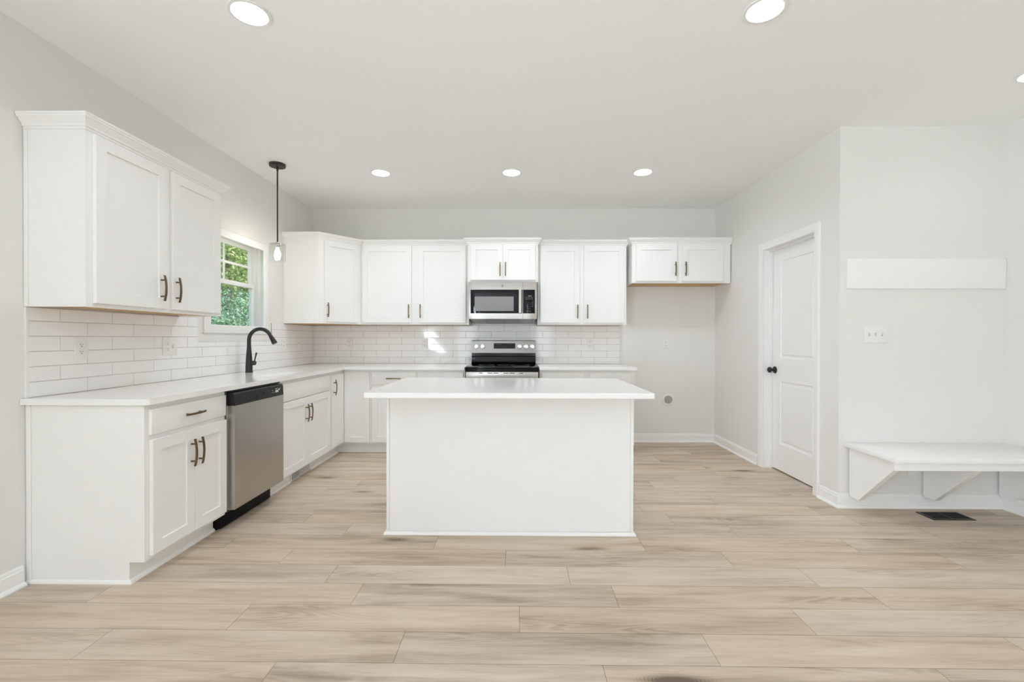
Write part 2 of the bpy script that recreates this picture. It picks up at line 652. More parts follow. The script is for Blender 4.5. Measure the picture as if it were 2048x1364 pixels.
# ------------------------------------------------------------------ FLOOR: planks with the photograph's joints
def build_floor():
    bm = bmesh.new()
    uvl = bm.loops.layers.uv.new('plank_uv')
    cl = bm.loops.layers.float_color.new('plank')
    W, L, g = 0.183, 1.2192, 0.0007
    joints = {-1: -0.90, 0: -0.462, 1: 0.011, 2: -0.757, 3: -0.955, 4: -0.063, 5: -0.482, 6: 0.144, 7: 1.03, 8: -1.556,
              9: 1.47, 10: -1.525, 11: -1.322, 12: 1.365, 13: 1.79, 14: 0.55, 15: 1.42, 16: 0.2, 17: -0.6, 18: -0.1, 19: 0.8, 20: 0.3}
    rnd = random.Random(4)
    x0, x1, yA, yB_ = XL - 0.02, 3.64, YF - 0.02, YB + 0.02
    k0 = int(math.floor((yA - 1.688) / W))
    k1 = int(math.ceil((yB_ - 1.688) / W))
    for k in range(k0, k1):
        a, b = max(yA, 1.688 + k * W), min(yB_, 1.688 + (k + 1) * W)
        if b - a < 0.01:
            continue
        j = joints.get(k, rnd.uniform(0, L))
        j -= L * math.ceil((j - x0) / L)
        while j < x1:
            s, e = max(x0, j), min(x1, j + L)
            if e - s > 0.02:
                t = (rnd.random(), rnd.random(), rnd.random())
                flip = rnd.random() < 0.5
                vs = [bm.verts.new((s + g, a + g, 0)), bm.verts.new((e - g, a + g, 0)), bm.verts.new((e - g, b - g, 0)), bm.verts.new((s + g, b - g, 0))]
                f = bm.faces.new(vs)
                for lp in f.loops:
                    uu, vv = lp.vert.co.x - j, lp.vert.co.y - (1.688 + k * W)
                    if flip:
                        uu, vv = L - uu, W - vv
                    lp[uvl].uv = (uu, vv)
                    lp[cl] = (*t, 1)
            j += L
    vs = [bm.verts.new(c) for c in ((x0, yA, -0.002), (x1, yA, -0.002), (x1, yB_, -0.002), (x0, yB_, -0.002))]
    bm.faces.new(vs).material_index = 1
    box(bm, x0, x1, yA, yB_, -0.25, -0.004, mi=1)
    struct('floor', bm, [M['floor'], M['seam']])

build_floor()

# ------------------------------------------------------------------ CEILING with can openings
LIGHTS = [(-1.264, 4.197), (-0.057, 4.197), (1.148, 4.197), (-1.262, 2.135), (1.146, 2.135), (2.985, 2.66)]
bm = bmesh.new()
plate_with_holes(bm, [(XL - 0.17, YF - 0.15), (3.66, YF - 0.15), (3.66, YB + 0.15), (XL - 0.17, YB + 0.15)],
                 [circle(x, y, 0.081) for x, y in LIGHTS], H, H, top_only=True)
box(bm, XL - 0.17, 3.66, YF - 0.15, YB + 0.15, H + 0.09, H + 0.25)
struct('ceiling', bm, M['ceiling'])

# ------------------------------------------------------------------ WALLS
WY0, WY1, WZ0, WZ1 = 3.480, 4.387, 1.246, 2.118      # kitchen window opening
SY0, SY1, SZ0, SZ1 = -2.65, -1.15, 0.55, 2.15        # opening added for the side fill light (behind the camera)
bm = bmesh.new()
xo = XL - 0.17
for (y0, y1, z0, z1) in ((YF, SY0, 0, H), (SY0, SY1, 0, SZ0), (SY0, SY1, SZ1, H), (SY1, WY0, 0, H),
                         (WY0, WY1, 0, WZ0), (WY0, WY1, WZ1, H), (WY1, YB, 0, H)):
    box(bm, xo, XL, y0, y1, z0, z1)
struct('wall_left', bm, M['wall'])
bm = bmesh.new()
box(bm, xo, 3.66, YB, YB + 0.15, 0, H)
struct('wall_back', bm, M['wall'])
DY0, DY1, DZ = 3.562, 4.338, 2.062                    # pantry door rough opening
bm = bmesh.new()
for (y0, y1, z0, z1) in ((YN, DY0, 0, H), (DY1, YB, 0, H), (DY0, DY1, DZ, H)):
    box(bm, XR, XR + 0.115, y0, y1, z0, z1)
struct('wall_right', bm, M['wall'])
bm = bmesh.new()
box(bm, XR + 0.115, XN, YN, YN + 0.115, 0, H)
struct('wall_alcove', bm, M['wall'])
bm = bmesh.new()
box(bm, XN, 3.66, YF, YB, 0, H)
struct('wall_side', bm, M['wall'])
bm = bmesh.new()
PX = ((-1.90, -1.34), (0.59, 1.05))
x = XL
for (a, b) in PX:
    box(bm, x, a, YF - 0.15, YF, 0, H)
    box(bm, a, b, YF - 0.15, YF, 0, 0.32)
    box(bm, a, b, YF - 0.15, YF, 1.88, H)
    x = b
box(bm, x, 3.66, YF - 0.15, YF, 0, H)
struct('wall_front', bm, M['wall'])

# ------------------------------------------------------------------ baseboards with shoe moulding
BASE = [(0.0005, 0.0), (0.013, 0.0), (0.013, 0.076), (0.0095, 0.081), (0.0095, 0.090), (0.006, 0.097), (0.0005, 0.099)]
SHOE = [(0.0135, 0.0), (0.028, 0.0), (0.0275, 0.006), (0.025, 0.011), (0.021, 0.015), (0.0165, 0.018), (0.0135, 0.019)]
def baseboard(name, path):
    bm = bmesh.new()
    sweep(bm, path, BASE)
    sweep(bm, path, SHOE)
    struct(name, bm, M['trim'])
baseboard('baseboard_left', [(XL, YF + 0.01), (XL, 2.195)])
baseboard('baseboard_back', [(1.232, YB), (XR, YB), (XR, 4.397)])
baseboard('baseboard_right', [(XR, 3.507), (XR, YN), (XN, YN), (XN, YF + 0.01)])

# ------------------------------------------------------------------ pantry door, jamb and casing
def casing_profile(w, t):
    return [(0.0, 0.0), (0.0, t * 0.55), (w * 0.10, t * 0.72), (w * 0.16, t * 0.62), (w * 0.30, t * 0.80), (w * 0.62, t), (w * 0.94, t), (w, t * 0.8), (w, 0.0)]
bm = bmesh.new()
put = lambda u, v, h: (XR - 0.0005 - h, u, v)
# travel up, over and down: outward is away from the opening
sweep(bm, [(4.320, 0.0), (4.320, 2.047), (3.580, 2.047), (3.580, 0.0)], casing_profile(0.068, 0.016), put=put)
for (y0, y1, z0, z1) in ((4.318, 4.336, 0, 2.06), (3.564, 3.582, 0, 2.06), (3.582, 4.318, 2.045, 2.06)):
    box(bm, XR + 0.001, XR + 0.114, y0, y1, z0, z1)
for (y0, y1, z0, z1) in ((4.306, 4.318, 0, 2.045), (3.582, 3.594, 0, 2.045), (3.594, 4.306, 2.033, 2.045)):
    box(bm, 2.372, 2.400, y0, y1, z0, z1)
struct('trim_1', bm, M['trim'])

door = root('door_1', None, None, (2.4025, 3.585, 0), 0, kind='structure')
def door_leaf():
    bm = bmesh.new()
    t = bmesh.new()
    W_, y0, y1, z0, z1 = 0.035, 0.0, 0.730, 0.012, 2.041
    panels = ((0.128, 0.602, 1.040, 1.925), (0.128, 0.602, 0.255, 0.828))
    ys = sorted({y0, y1, 0.128, 0.602})
    zs = sorted({z0, z1, 1.040, 1.925, 0.255, 0.828})
    grid = {}
    for y in ys:
        for z in zs:
            grid[(y, z)] = t.verts.new((0, y, z))
    for i in range(len(ys) - 1):
        for j in range(len(zs) - 1):
            q = (ys[i], ys[i + 1], zs[j], zs[j + 1])
            if q in panels:
                ring = [grid[(q[0], q[2])], grid[(q[1], q[2])], grid[(q[1], q[3])], grid[(q[0], q[3])]]
                for (ins, dep) in ((0.006, 0.007), (0.022, 0.009), (0.034, 0.003)):
                    nr = [t.verts.new((dep, q[0] + ins, q[2] + ins)), t.verts.new((dep, q[1] - ins, q[2] + ins)),
                          t.verts.new((dep, q[1] - ins, q[3] - ins)), t.verts.new((dep, q[0] + ins, q[3] - ins))]
                    for k in range(4):
                        t.faces.new((ring[k], ring[(k + 1) % 4], nr[(k + 1) % 4], nr[k]))
                    ring = nr
                t.faces.new(ring)
            else:
                t.faces.new((grid[(q[0], q[2])], grid[(q[1], q[2])], grid[(q[1], q[3])], grid[(q[0], q[3])]))
    absorb(bm, t)
    # edges and back
    c = [(y0, z0), (y1, z0), (y1, z1), (y0, z1)]
    A = [bm.verts.new((0, *p)) for p in c]
    B = [bm.verts.new((W_, *p)) for p in c]
    bm.faces.new(B)
    for k in range(4):
        bm.faces.new((A[k], A[(k + 1) % 4], B[(k + 1) % 4], B[k]))
    bmesh.ops.remove_doubles(bm, verts=bm.verts[:], dist=1e-5)
    return bm
leaf = obj('door_leaf', door_leaf(), M['trim'], door, angle=20)
bm = bmesh.new()
lathe(bm, [(0, -0.001), (0.033, -0.001), (0.033, -0.004), (0.029, -0.009), (0.016, -0.012), (0.012, -0.014)], 28, (0, 0.684, 0.926), 'x')
ro = obj('rosette', bm, M['black'], door)
bm = bmesh.new()
lathe(bm, [(0.011, -0.012), (0.010, -0.028), (0.016, -0.034), (0.024, -0.041), (0.0275, -0.050), (0.026, -0.058), (0.020, -0.064), (0.010, -0.067), (0, -0.068)], 28, (0, 0.684, 0.926), 'x')
obj('door_knob', bm, M['black'], door)

# ------------------------------------------------------------------ kitchen window
win = root('window_1', None, None, (XL, 3.933, WZ0), 0, kind='structure')
def W(bm):
    for v in bm.verts:
        v.co -= Vector((XL, 3.933, WZ0))
    return bm
bm = bmesh.new()
put = lambda u, v, h: (XL + 0.0005 + h, u, v)
sweep(bm, [(WY0 + 0.006, WZ0 + 0.006), (WY0 + 0.006, WZ1 - 0.006), (WY1 - 0.006, WZ1 - 0.006), (WY1 - 0.006, WZ0 + 0.006)][::-1],
      [(-o, h) for o, h in casing_profile(0.068, 0.017)], closed=True, put=put)
obj('window_casing', W(bm), M['trim'], win)
bm = bmesh.new()
xi, xj = XL - 0.168, XL - 0.001
for (y0, y1, z0, z1) in ((WY0 + 0.0005, WY0 + 0.010, WZ0, WZ1), (WY1 - 0.010, WY1 - 0.0005, WZ0, WZ1), (WY0, WY1, WZ0 + 0.0005, WZ0 + 0.010), (WY0, WY1, WZ1 - 0.010, WZ1 - 0.0005)):
    box(bm, xi, xj, y0, y1, z0, z1)
obj('window_jamb', W(bm), M['trim'], win)
FY0, FY1, FZ0, FZ1 = WY0 + 0.010, WY1 - 0.010, WZ0 + 0.010, WZ1 - 0.010
bm = bmesh.new()
for (y0, y1, z0, z1) in ((FY0, FY0 + 0.026, FZ0, FZ1), (FY1 - 0.026, FY1, FZ0, FZ1), (FY0, FY1, FZ1 - 0.030, FZ1), (FY0, FY1, FZ0, FZ0 + 0.020)):
    box(bm, XL - 0.160, XL - 0.088, y0, y1, z0, z1, 0.002)
obj('window_frame', W(bm), M['vinyl'], win)
def sash(name, x0, x1, z0, z1, st, top, bot):
    a, b = FY0 + 0.024, FY1 - 0.024
    bm = bmesh.new()
    box(bm, x0, x1, a, a + st, z0, z1, 0.003)
    box(bm, x0, x1, b - st, b, z0, z1, 0.003)
    box(bm, x0, x1, a + st - 0.004, b - st + 0.004, z1 - top, z1, 0.003)
    box(bm, x0, x1, a + st - 0.004, b - st + 0.004, z0, z0 + bot, 0.003)
    s = obj(name, W(bm), M['vinyl'], win)
    bm = bmesh.new()
    xm = (x0 + x1) / 2
    box(bm, xm - 0.002, xm + 0.002, a + st - 0.003, b - st + 0.003, z0 + bot - 0.003, z1 - top + 0.003)
    obj('pane', W(bm), M['pane'], s)
    return s, (xm, a + st, b - st, z0 + bot, z1 - top)
us, (xm, ga, gb, gz0, gz1) = sash('upper_sash', XL - 0.150, XL - 0.125, 1.690, FZ1 - 0.026, 0.042, 0.042, 0.036)
bm = bmesh.new()
box(bm, xm + 0.003, xm + 0.010, (ga + gb) / 2 - 0.011, (ga + gb) / 2 + 0.011, gz0, gz1, 0.002)
box(bm, xm + 0.0035, xm + 0.0094, ga, gb, (gz0 + gz1) / 2 - 0.011, (gz0 + gz1) / 2 + 0.011, 0.002)
obj('muntin', W(bm), M['vinyl'], us)
ls, g2 = sash('lower_sash', XL - 0.122, XL - 0.094, FZ0 + 0.014, 1.722, 0.046, 0.040, 0.048)

# ------------------------------------------------------------------ cabinet parts
def make_handle_mesh():
    bm = bmesh.new()
    # arched flat bar; local z = along, -y = away from the door
    n = 14
    A = []
    for i in range(n + 1):
        s = -0.076 + 0.152 * i / n
        d = -0.031 + 0.010 * (s / 0.076) ** 2
        A.append([bm.verts.new((-0.0055, d - 0.0035, s)), bm.verts.new((0.0055, d - 0.0035, s)),
                  bm.verts.new((0.0055, d + 0.0035, s)), bm.verts.new((-0.0055, d + 0.0035, s))])
    for P, Q in zip(A, A[1:]):
        for k in range(4):
            bm.faces.new((P[k], P[(k + 1) % 4], Q[(k + 1) % 4], Q[k]))
    bm.faces.new(A[0])
    bm.faces.new(A[-1])
    for s in (-0.048, 0.048):
        tube(bm, [(0, -0.0002, s), (0, -0.026, s)], 0.0050, 10)
    bmesh.ops.recalc_face_normals(bm, faces=bm.faces[:])
    me = bpy.data.meshes.new('handle')
    bm.to_mesh(me)
    bm.free()
    me.materials.append(M['bronze'])
    me.polygons.foreach_set('use_smooth', [True] * len(me.polygons))
    me.set_sharp_from_angle(angle=radians(32))
    return me
HANDLE = make_handle_mesh()

def handle(parent, x, z, horizontal=False, y=-0.019):
    o = bpy.data.objects.new('handle', HANDLE)
    COL.objects.link(o)
    o.parent = parent
    o.location = (x, y, z)
    if horizontal:
        o.rotation_euler = (0, pi / 2, 0)
    return o

def shaker(x0, x1, z0, z1, st=0.060, t=0.019):
    bm = bmesh.new()
    f = -t
    rings = [((x0, x1, z0, z1), -0.0008), ((x0, x1, z0, z1), f + 0.0015), ((x0 + 0.0015, x1 - 0.0015, z0 + 0.0015, z1 - 0.0015), f),
             ((x0 + st, x1 - st, z0 + st, z1 - st), f), ((x0 + st + 0.0012, x1 - st - 0.0012, z0 + st + 0.0012, z1 - st - 0.0012), f + 0.0085)]
    R_ = []
    for (a, b, c, d), y in rings:
        R_.append([bm.verts.new((a, y, c)), bm.verts.new((b, y, c)), bm.verts.new((b, y, d)), bm.verts.new((a, y, d))])
    bm.faces.new(R_[0])
    bm.faces.new(R_[-1])
    for A, B in zip(R_, R_[1:]):
        for k in range(4):
            bm.faces.new((A[k], A[(k + 1) % 4], B[(k + 1) % 4], B[k]))
    return bm

def add_door(parent, x0, x1, z0, z1, hx=None, hz=None, st=0.060):
    d = obj('door', shaker(x0, x1, z0, z1, st), M['cabinet'], parent, angle=15)
    if hx is not None:
        handle(d, hx, hz)
    return d

def add_drawer(parent, x0, x1, z0, z1, pull=True, name='drawer'):
    bm = bmesh.new()
    box(bm, x0, x1, -0.019, -0.0008, z0, z1, 0.002)
    d = obj(name, bm, M['cabinet'], parent)
    if pull:
        handle(d, (x0 + x1) / 2, (z0 + z1) / 2, True)
    return d

CROWN = [(0.0005, 2.236), (0.006, 2.236), (0.006, 2.246), (0.012, 2.249), (0.014, 2.258), (0.022, 2.268), (0.032, 2.281),
         (0.038, 2.286), (0.038, 2.292), (0.043, 2.296), (0.043, 2.305), (0.0005, 2.305)]

def wall_cab_body(parent, w, d, z0, z1=2.276, under=True):
    bm = bmesh.new()
    box(bm, 0, w, 0.0, d, z0 + 0.012, z1, 0.0)
    # face-frame and side lips below the bottom panel
    box(bm, 0, w, 0.0, 0.019, z0, z0 + 0.0125)
    box(bm, 0, 0.012, 0.019, d, z0, z0 + 0.0125)
    box(bm, w - 0.012, w, 0.019, d, z0, z0 + 0.0125)
    obj('cabinet_body', bm, M['cabinet'], parent)
    if under:
        bm = bmesh.new()
        box(bm, 0.0125, w - 0.0125, 0.0195, d - 0.001, z0 + 0.008, z0 + 0.0118)
        o = obj('bottom_panel', bm, M['raw'], parent)
        o['label'] = 'unpainted tan wood underside'

WG = 'white wall cabinets'
BG = 'white base cabinets'
# --- left upper cabinet (faces the room from the left wall)
c = root('wall_cabinet', 'large white two-door wall cabinet on left wall, nearest the viewer', 'cabinet', (-2.120, 2.212, 0), pi / 2, WG)
w, d = 1.020, 0.303
wall_cab_body(c, w, d, 1.366)
add_door(c, 0.036, 0.501, 1.386, 2.228, 0.450, 1.506, 0.062)
add_door(c, 0.542, 0.986, 1.386, 2.228, 0.568, 1.506, 0.062)
bm = bmesh.new()
sweep(bm, [(0, d), (0, 0), (w, 0), (w, d)], CROWN)
obj('crown_molding', bm, M['cabinet'], c, angle=12)
bm = bmesh.new()
box(bm, -0.006, -0.0005, 0.284, 0.303, 1.366, 2.235, 0.001)
obj('scribe_molding', bm, M['cabinet'], c)

# --- diagonal corner wall cabinet
P0, P1 = Vector((-2.060, 4.690)), Vector((-1.748, 5.062))
ang = math.atan2(P1.y - P0.y, P1.x - P0.x)
c = root('wall_cabinet', 'white single-door corner wall cabinet set diagonally right of the window', 'cabinet', (P0.x, P0.y, 0), ang, WG)
def loc(p):
    q = Vector(p) - P0
    return (q.x * cos(ang) + q.y * sin(ang), -q.x * sin(ang) + q.y * cos(ang))
poly = [loc(p) for p in ((XL + 0.002, 4.690), P0, P1, (-1.748, YB - 0.002), (XL + 0.002, YB - 0.002))]
bm = bmesh.new()
prism(bm, poly, 'z', 1.366, 2.276)
obj('cabinet_body', bm, M['cabinet'], c)
bm = bmesh.new()
prism(bm, [(p[0] * 0.97 + 0.004, p[1] * 0.97 + 0.012) for p in poly], 'z', 1.3635, 1.3658)
o = obj('bottom_panel', bm, M['raw'], c)
o['label'] = 'unpainted tan wood underside'
LD = (P1 - P0).length
add_door(c, 0.058, LD - 0.042, 1.386, 2.236, 0.086, 1.510, 0.055)
bm = bmesh.new()
sweep(bm, [loc((XL + 0.002, 4.690)), (0, 0), loc(P1)], CROWN)
obj('crown_molding', bm, M['cabinet'], c, angle=12)

# --- wall cabinet left of the microwave
c = root('wall_cabinet', 'tall white two-door wall cabinet left of the microwave, beside the corner cabinet', 'cabinet', (-1.746, 5.069, 0), 0, WG)
w, d = 1.205, 0.304
wall_cab_body(c, w, d, 1.366)
add_door(c, 0.018, 0.568, 1.388, 2.240, 0.540, 1.514)
add_door(c, 0.641, 1.174, 1.388, 2.240, 0.649 + 0.020, 1.514)
bm = bmesh.new()
sweep(bm, [(0.034, 0), (w, 0)], CROWN)
obj('crown_molding', bm, M['cabinet'], c, angle=12)

# --- cabinet above the microwave
c = root('wall_cabinet', 'short white two-door wall cabinet directly above the microwave', 'cabinet', (-0.539, 4.969, 0), 0, WG)
w, d = 0.761, 0.404
wall_cab_body(c, w, d, 1.828)
add_door(c, 0.026, 0.3785, 1.849, 2.240, 0.350, 1.965)
add_door(c, 0.3810, 0.733, 1.849, 2.240, 0.409, 1.965)
bm = bmesh.new()
sweep(bm, [(0, 0.100), (0, 0), (w, 0), (w, 0.100)], CROWN)
obj('crown_molding', bm, M['cabinet'], c, angle=12)

# --- wall cabinet right of the microwave
c = root('wall_cabinet', 'tall white two-door wall cabinet right of the microwave', 'cabinet', (0.224, 5.069, 0), 0, WG)
w, d = 0.984, 0.304
wall_cab_body(c, w, d, 1.366)
add_door(c, 0.029, 0.464, 1.388, 2.240, 0.441, 1.512)
add_door(c, 0.513, 0.958, 1.388, 2.240, 0.550, 1.512)
bm = bmesh.new()
sweep(bm, [(0, 0), (w, 0), (w, 0.012)], CROWN)
obj('crown_molding', bm, M['cabinet'], c, angle=12)

# --- cabinet over the refrigerator space
c = root('wall_cabinet', 'short white two-door wall cabinet over the empty refrigerator space', 'cabinet', (1.246, 4.969, 0), 0, WG)
w, d = 1.062, 0.404
wall_cab_body(c, w, d, 1.818)
add_door(c, 0.040, 0.482, 1.838, 2.236, 0.460, 1.968)
add_door(c, 0.536, 0.977, 1.838, 2.236, 0.569, 1.968)
bm = bmesh.new()
sweep(bm, [(0, 0.100), (0, 0), (w + 0.010, 0)], CROWN)
obj('crown_molding', bm, M['cabinet'], c, angle=12)

# --- base cabinets
SHOE0 = [(0.0005, 0.0), (0.015, 0.0), (0.0145, 0.006), (0.012, 0.012), (0.008, 0.016), (0.004, 0.019), (0.0005, 0.020)]
def base_body(parent, w, d):
    bm = bmesh.new()
    prism(bm, [(0, 0.105), (0, 0.8835), (d, 0.8835), (d, 0.0), (0.075, 0.0), (0.075, 0.105)], 'x', 0, w)
    obj('cabinet_body', bm, M['cabinet'], parent)

c = root('base_cabinet', 'white base cabinet with one drawer over two doors at left end of counter', 'cabinet', (-1.835, 2.222, 0), pi / 2, BG)
base_body(c, 0.608, 0.588)
add_drawer(c, 0.016, 0.594, 0.730, 0.857)
add_door(c, 0.023, 0.3195, 0.126, 0.704, 0.291, 0.574)
add_door(c, 0.3215, 0.600, 0.126, 0.704, 0.351, 0.574)
bm = bmesh.new()
prism(bm, [(0.0005, 0.106), (0.0005, 0.8835), (0.562, 0.8835), (0.562, 0.0), (0.075, 0.0), (0.075, 0.106)], 'x', -0.006, -0.0005)
obj('end_panel', bm, M['cabinet'], c)
bm = bmesh.new()
box(bm, -0.010, -0.0005, 0.563, 0.588, 0.0, 0.8835, 0.0015)
obj('scribe_molding', bm, M['cabinet'], c)
bm = bmesh.new()
sweep(bm, [(0.000, 0.586), (0.000, 0.075), (0.608, 0.075)], [(o + 0.006 if 0 else o, h) for o, h in SHOE0])
obj('shoe_molding', bm, M['cabinet'], c)

c = root('base_cabinet', 'white sink base cabinet with false drawer front between dishwasher and corner', 'cabinet', (-1.835, 3.453, 0), pi / 2, BG)
base_body(c, 0.965, 0.588)
add_drawer(c, 0.022, 0.949, 0.712, 0.853, False, 'false_drawer_front')
add_door(c, 0.022, 0.4670, 0.122, 0.706, 0.435, 0.570)
add_door(c, 0.4690, 0.949, 0.122, 0.706, 0.500, 0.570)
bm = bmesh.new()
sweep(bm, [(0.016, 0.075), (0.335, 0.075)], SHOE0)
obj('shoe_molding', bm, M['cabinet'], c)
bm = bmesh.new()
sweep(bm, [(0.712, 0.075), (0.965, 0.075)], SHOE0)
obj('shoe_molding', bm, M['cabinet'], c)

c = root('base_cabinet', 'white corner base cabinet with two narrow doors meeting in the inside corner', 'cabinet', (-1.835, 4.764, 0), 0, BG)
bm = bmesh.new()
box(bm, -0.588, 0.0, -0.344, 0.608, 0.105, 0.8835)
box(bm, 0.0, 0.300, 0.0, 0.608, 0.105, 0.8835)
box(bm, -0.588, -0.075, -0.344, 0.608, 0, 0.105)
box(bm, -0.075, 0.300, 0.075, 0.608, 0, 0.105)
obj('cabinet_body', bm, M['cabinet'], c)
da = obj('door', shaker(0.001, 0.305, 0.124, 0.848, 0.055), M['cabinet'], c, (0, -0.326, 0), 15)
da.rotation_euler = (0, 0, pi / 2)
handle(da, 0.044, 0.724)
add_door(c, 0.021, 0.283, 0.121, 0.854, st=0.055)
bm = bmesh.new()
sweep(bm, [(-0.075, -0.344), (-0.075, 0.075), (0.300, 0.075)], SHOE0)
obj('shoe_molding', bm, M['cabinet'], c)

c = root('base_cabinet', 'white base cabinet with two drawers over two doors left of the range', 'cabinet', (-1.534, 4.764, 0), 0, BG)
base_body(c, 0.986, 0.608)
add_drawer(c, 0.011, 0.473, 0.730, 0.857)
add_drawer(c, 0.497, 0.967, 0.730, 0.857)
add_door(c, 0.011, 0.473, 0.124, 0.704, 0.440, 0.574)
add_door(c, 0.497, 0.967, 0.124, 0.704, 0.530, 0.574)
bm = bmesh.new()
sweep(bm, [(0, 0.075), (0.986, 0.075)], SHOE0)
obj('shoe_molding', bm, M['cabinet'], c)

c = root('base_cabinet', 'white base cabinet with two drawers over two doors right of the range', 'cabinet', (0.232, 4.764, 0), 0, BG)
base_body(c, 0.991, 0.608)
add_drawer(c, 0.025, 0.467, 0.730, 0.857)
add_drawer(c, 0.522, 0.950, 0.730, 0.857)
add_door(c, 0.025, 0.467, 0.124, 0.704, 0.435, 0.574)
add_door(c, 0.522, 0.950, 0.124, 0.704, 0.555, 0.574)
bm = bmesh.new()
sweep(bm, [(0, 0.075), (0.991, 0.075)], SHOE0)
obj('shoe_molding', bm, M['cabinet'], c)

# ------------------------------------------------------------------ countertops
SINK = rounded([(-2.105, 3.545, 0.050), (-1.915, 3.545, 0.085), (-1.893, 4.010, 0.050), (-2.075, 4.010, 0.085)], 8)
out = rounded([(XL + 0.002, 2.188, 0.0), (-1.797, 2.188, 0.022), (-1.797, 4.715, 0.022), (-0.547, 4.715, 0.006), (-0.547, YB - 0.002, 0.0), (XL + 0.002, YB - 0.002, 0.0)], 6)
bm = bmesh.new()
plate_with_holes(bm, out, [SINK], 0.884, 0.914)
tag(obj('countertop', bm, M['quartz'], bevel=0.003), 'white quartz L-shaped countertop with sink cutout along left and back walls', 'countertop', 'white quartz countertops')
bm = bmesh.new()
out = rounded([(0.228, 4.715, 0.006), (1.243, 4.715, 0.010), (1.243, YB - 0.002, 0), (0.228, YB - 0.002, 0)], 4)
prism(bm, out, 'z', 0.884, 0.914)
tag(obj('countertop', bm, M['quartz'], bevel=0.003), 'short white quartz countertop right of the range', 'countertop', 'white quartz countertops')
bm = bmesh.new()
out = rounded([(-0.846, 2.483, 0.012), (0.752, 2.483, 0.012), (0.752, 3.450, 0.012), (-0.846, 3.450, 0.012)], 4)
prism(bm, out, 'z', 0.884, 0.914)
tag(obj('countertop', bm, M['quartz'], bevel=0.003), 'white quartz slab on top of the kitchen island', 'countertop', 'white quartz countertops')

# ------------------------------------------------------------------ island
c = root('kitchen_island', 'plain white panelled kitchen island in the middle of the floor', 'island', (-0.047, 2.812, 0))
hw = 0.763
bm = bmesh.new()
prism(bm, [(0.004, 0), (0.004, 0.8835), (0.598, 0.8835), (0.598, 0.105), (0.523, 0.105), (0.523, 0)], 'x', -hw + 0.003, hw - 0.003)
obj('island_body', bm, M['cabinet'], c)
bm = bmesh.new()
box(bm, -hw + 0.019, hw - 0.019, 0.0, 0.0035, 0, 0.8835)
obj('back_panel', bm, M['cabinet'], c)
for s in (-1, 1):
    bm = bmesh.new()
    a, b = sorted((s * hw, s * (hw - 0.0185)))
    box(bm, a, b, -0.006, 0.0035, 0, 0.8835, 0.0015)
    obj('corner_trim', bm, M['cabinet'], c)
bm = bmesh.new()
sweep(bm, [(-hw, 0.520), (-hw, -0.006), (hw, -0.006), (hw, 0.520)], SHOE0)
obj('shoe_molding', bm, M['cabinet'], c)
for (a, b) in ((-0.745, -0.010), (0.010, 0.745)):
    bm = bmesh.new()
    box(bm, a, b, 0.5985, 0.617, 0.730, 0.857, 0.002)
    obj('drawer', bm, M['cabinet'], c)
    bm = bmesh.new()
    box(bm, a, b, 0.5985, 0.617, 0.124, 0.704, 0.002)
    obj('door', bm, M['cabinet'], c)

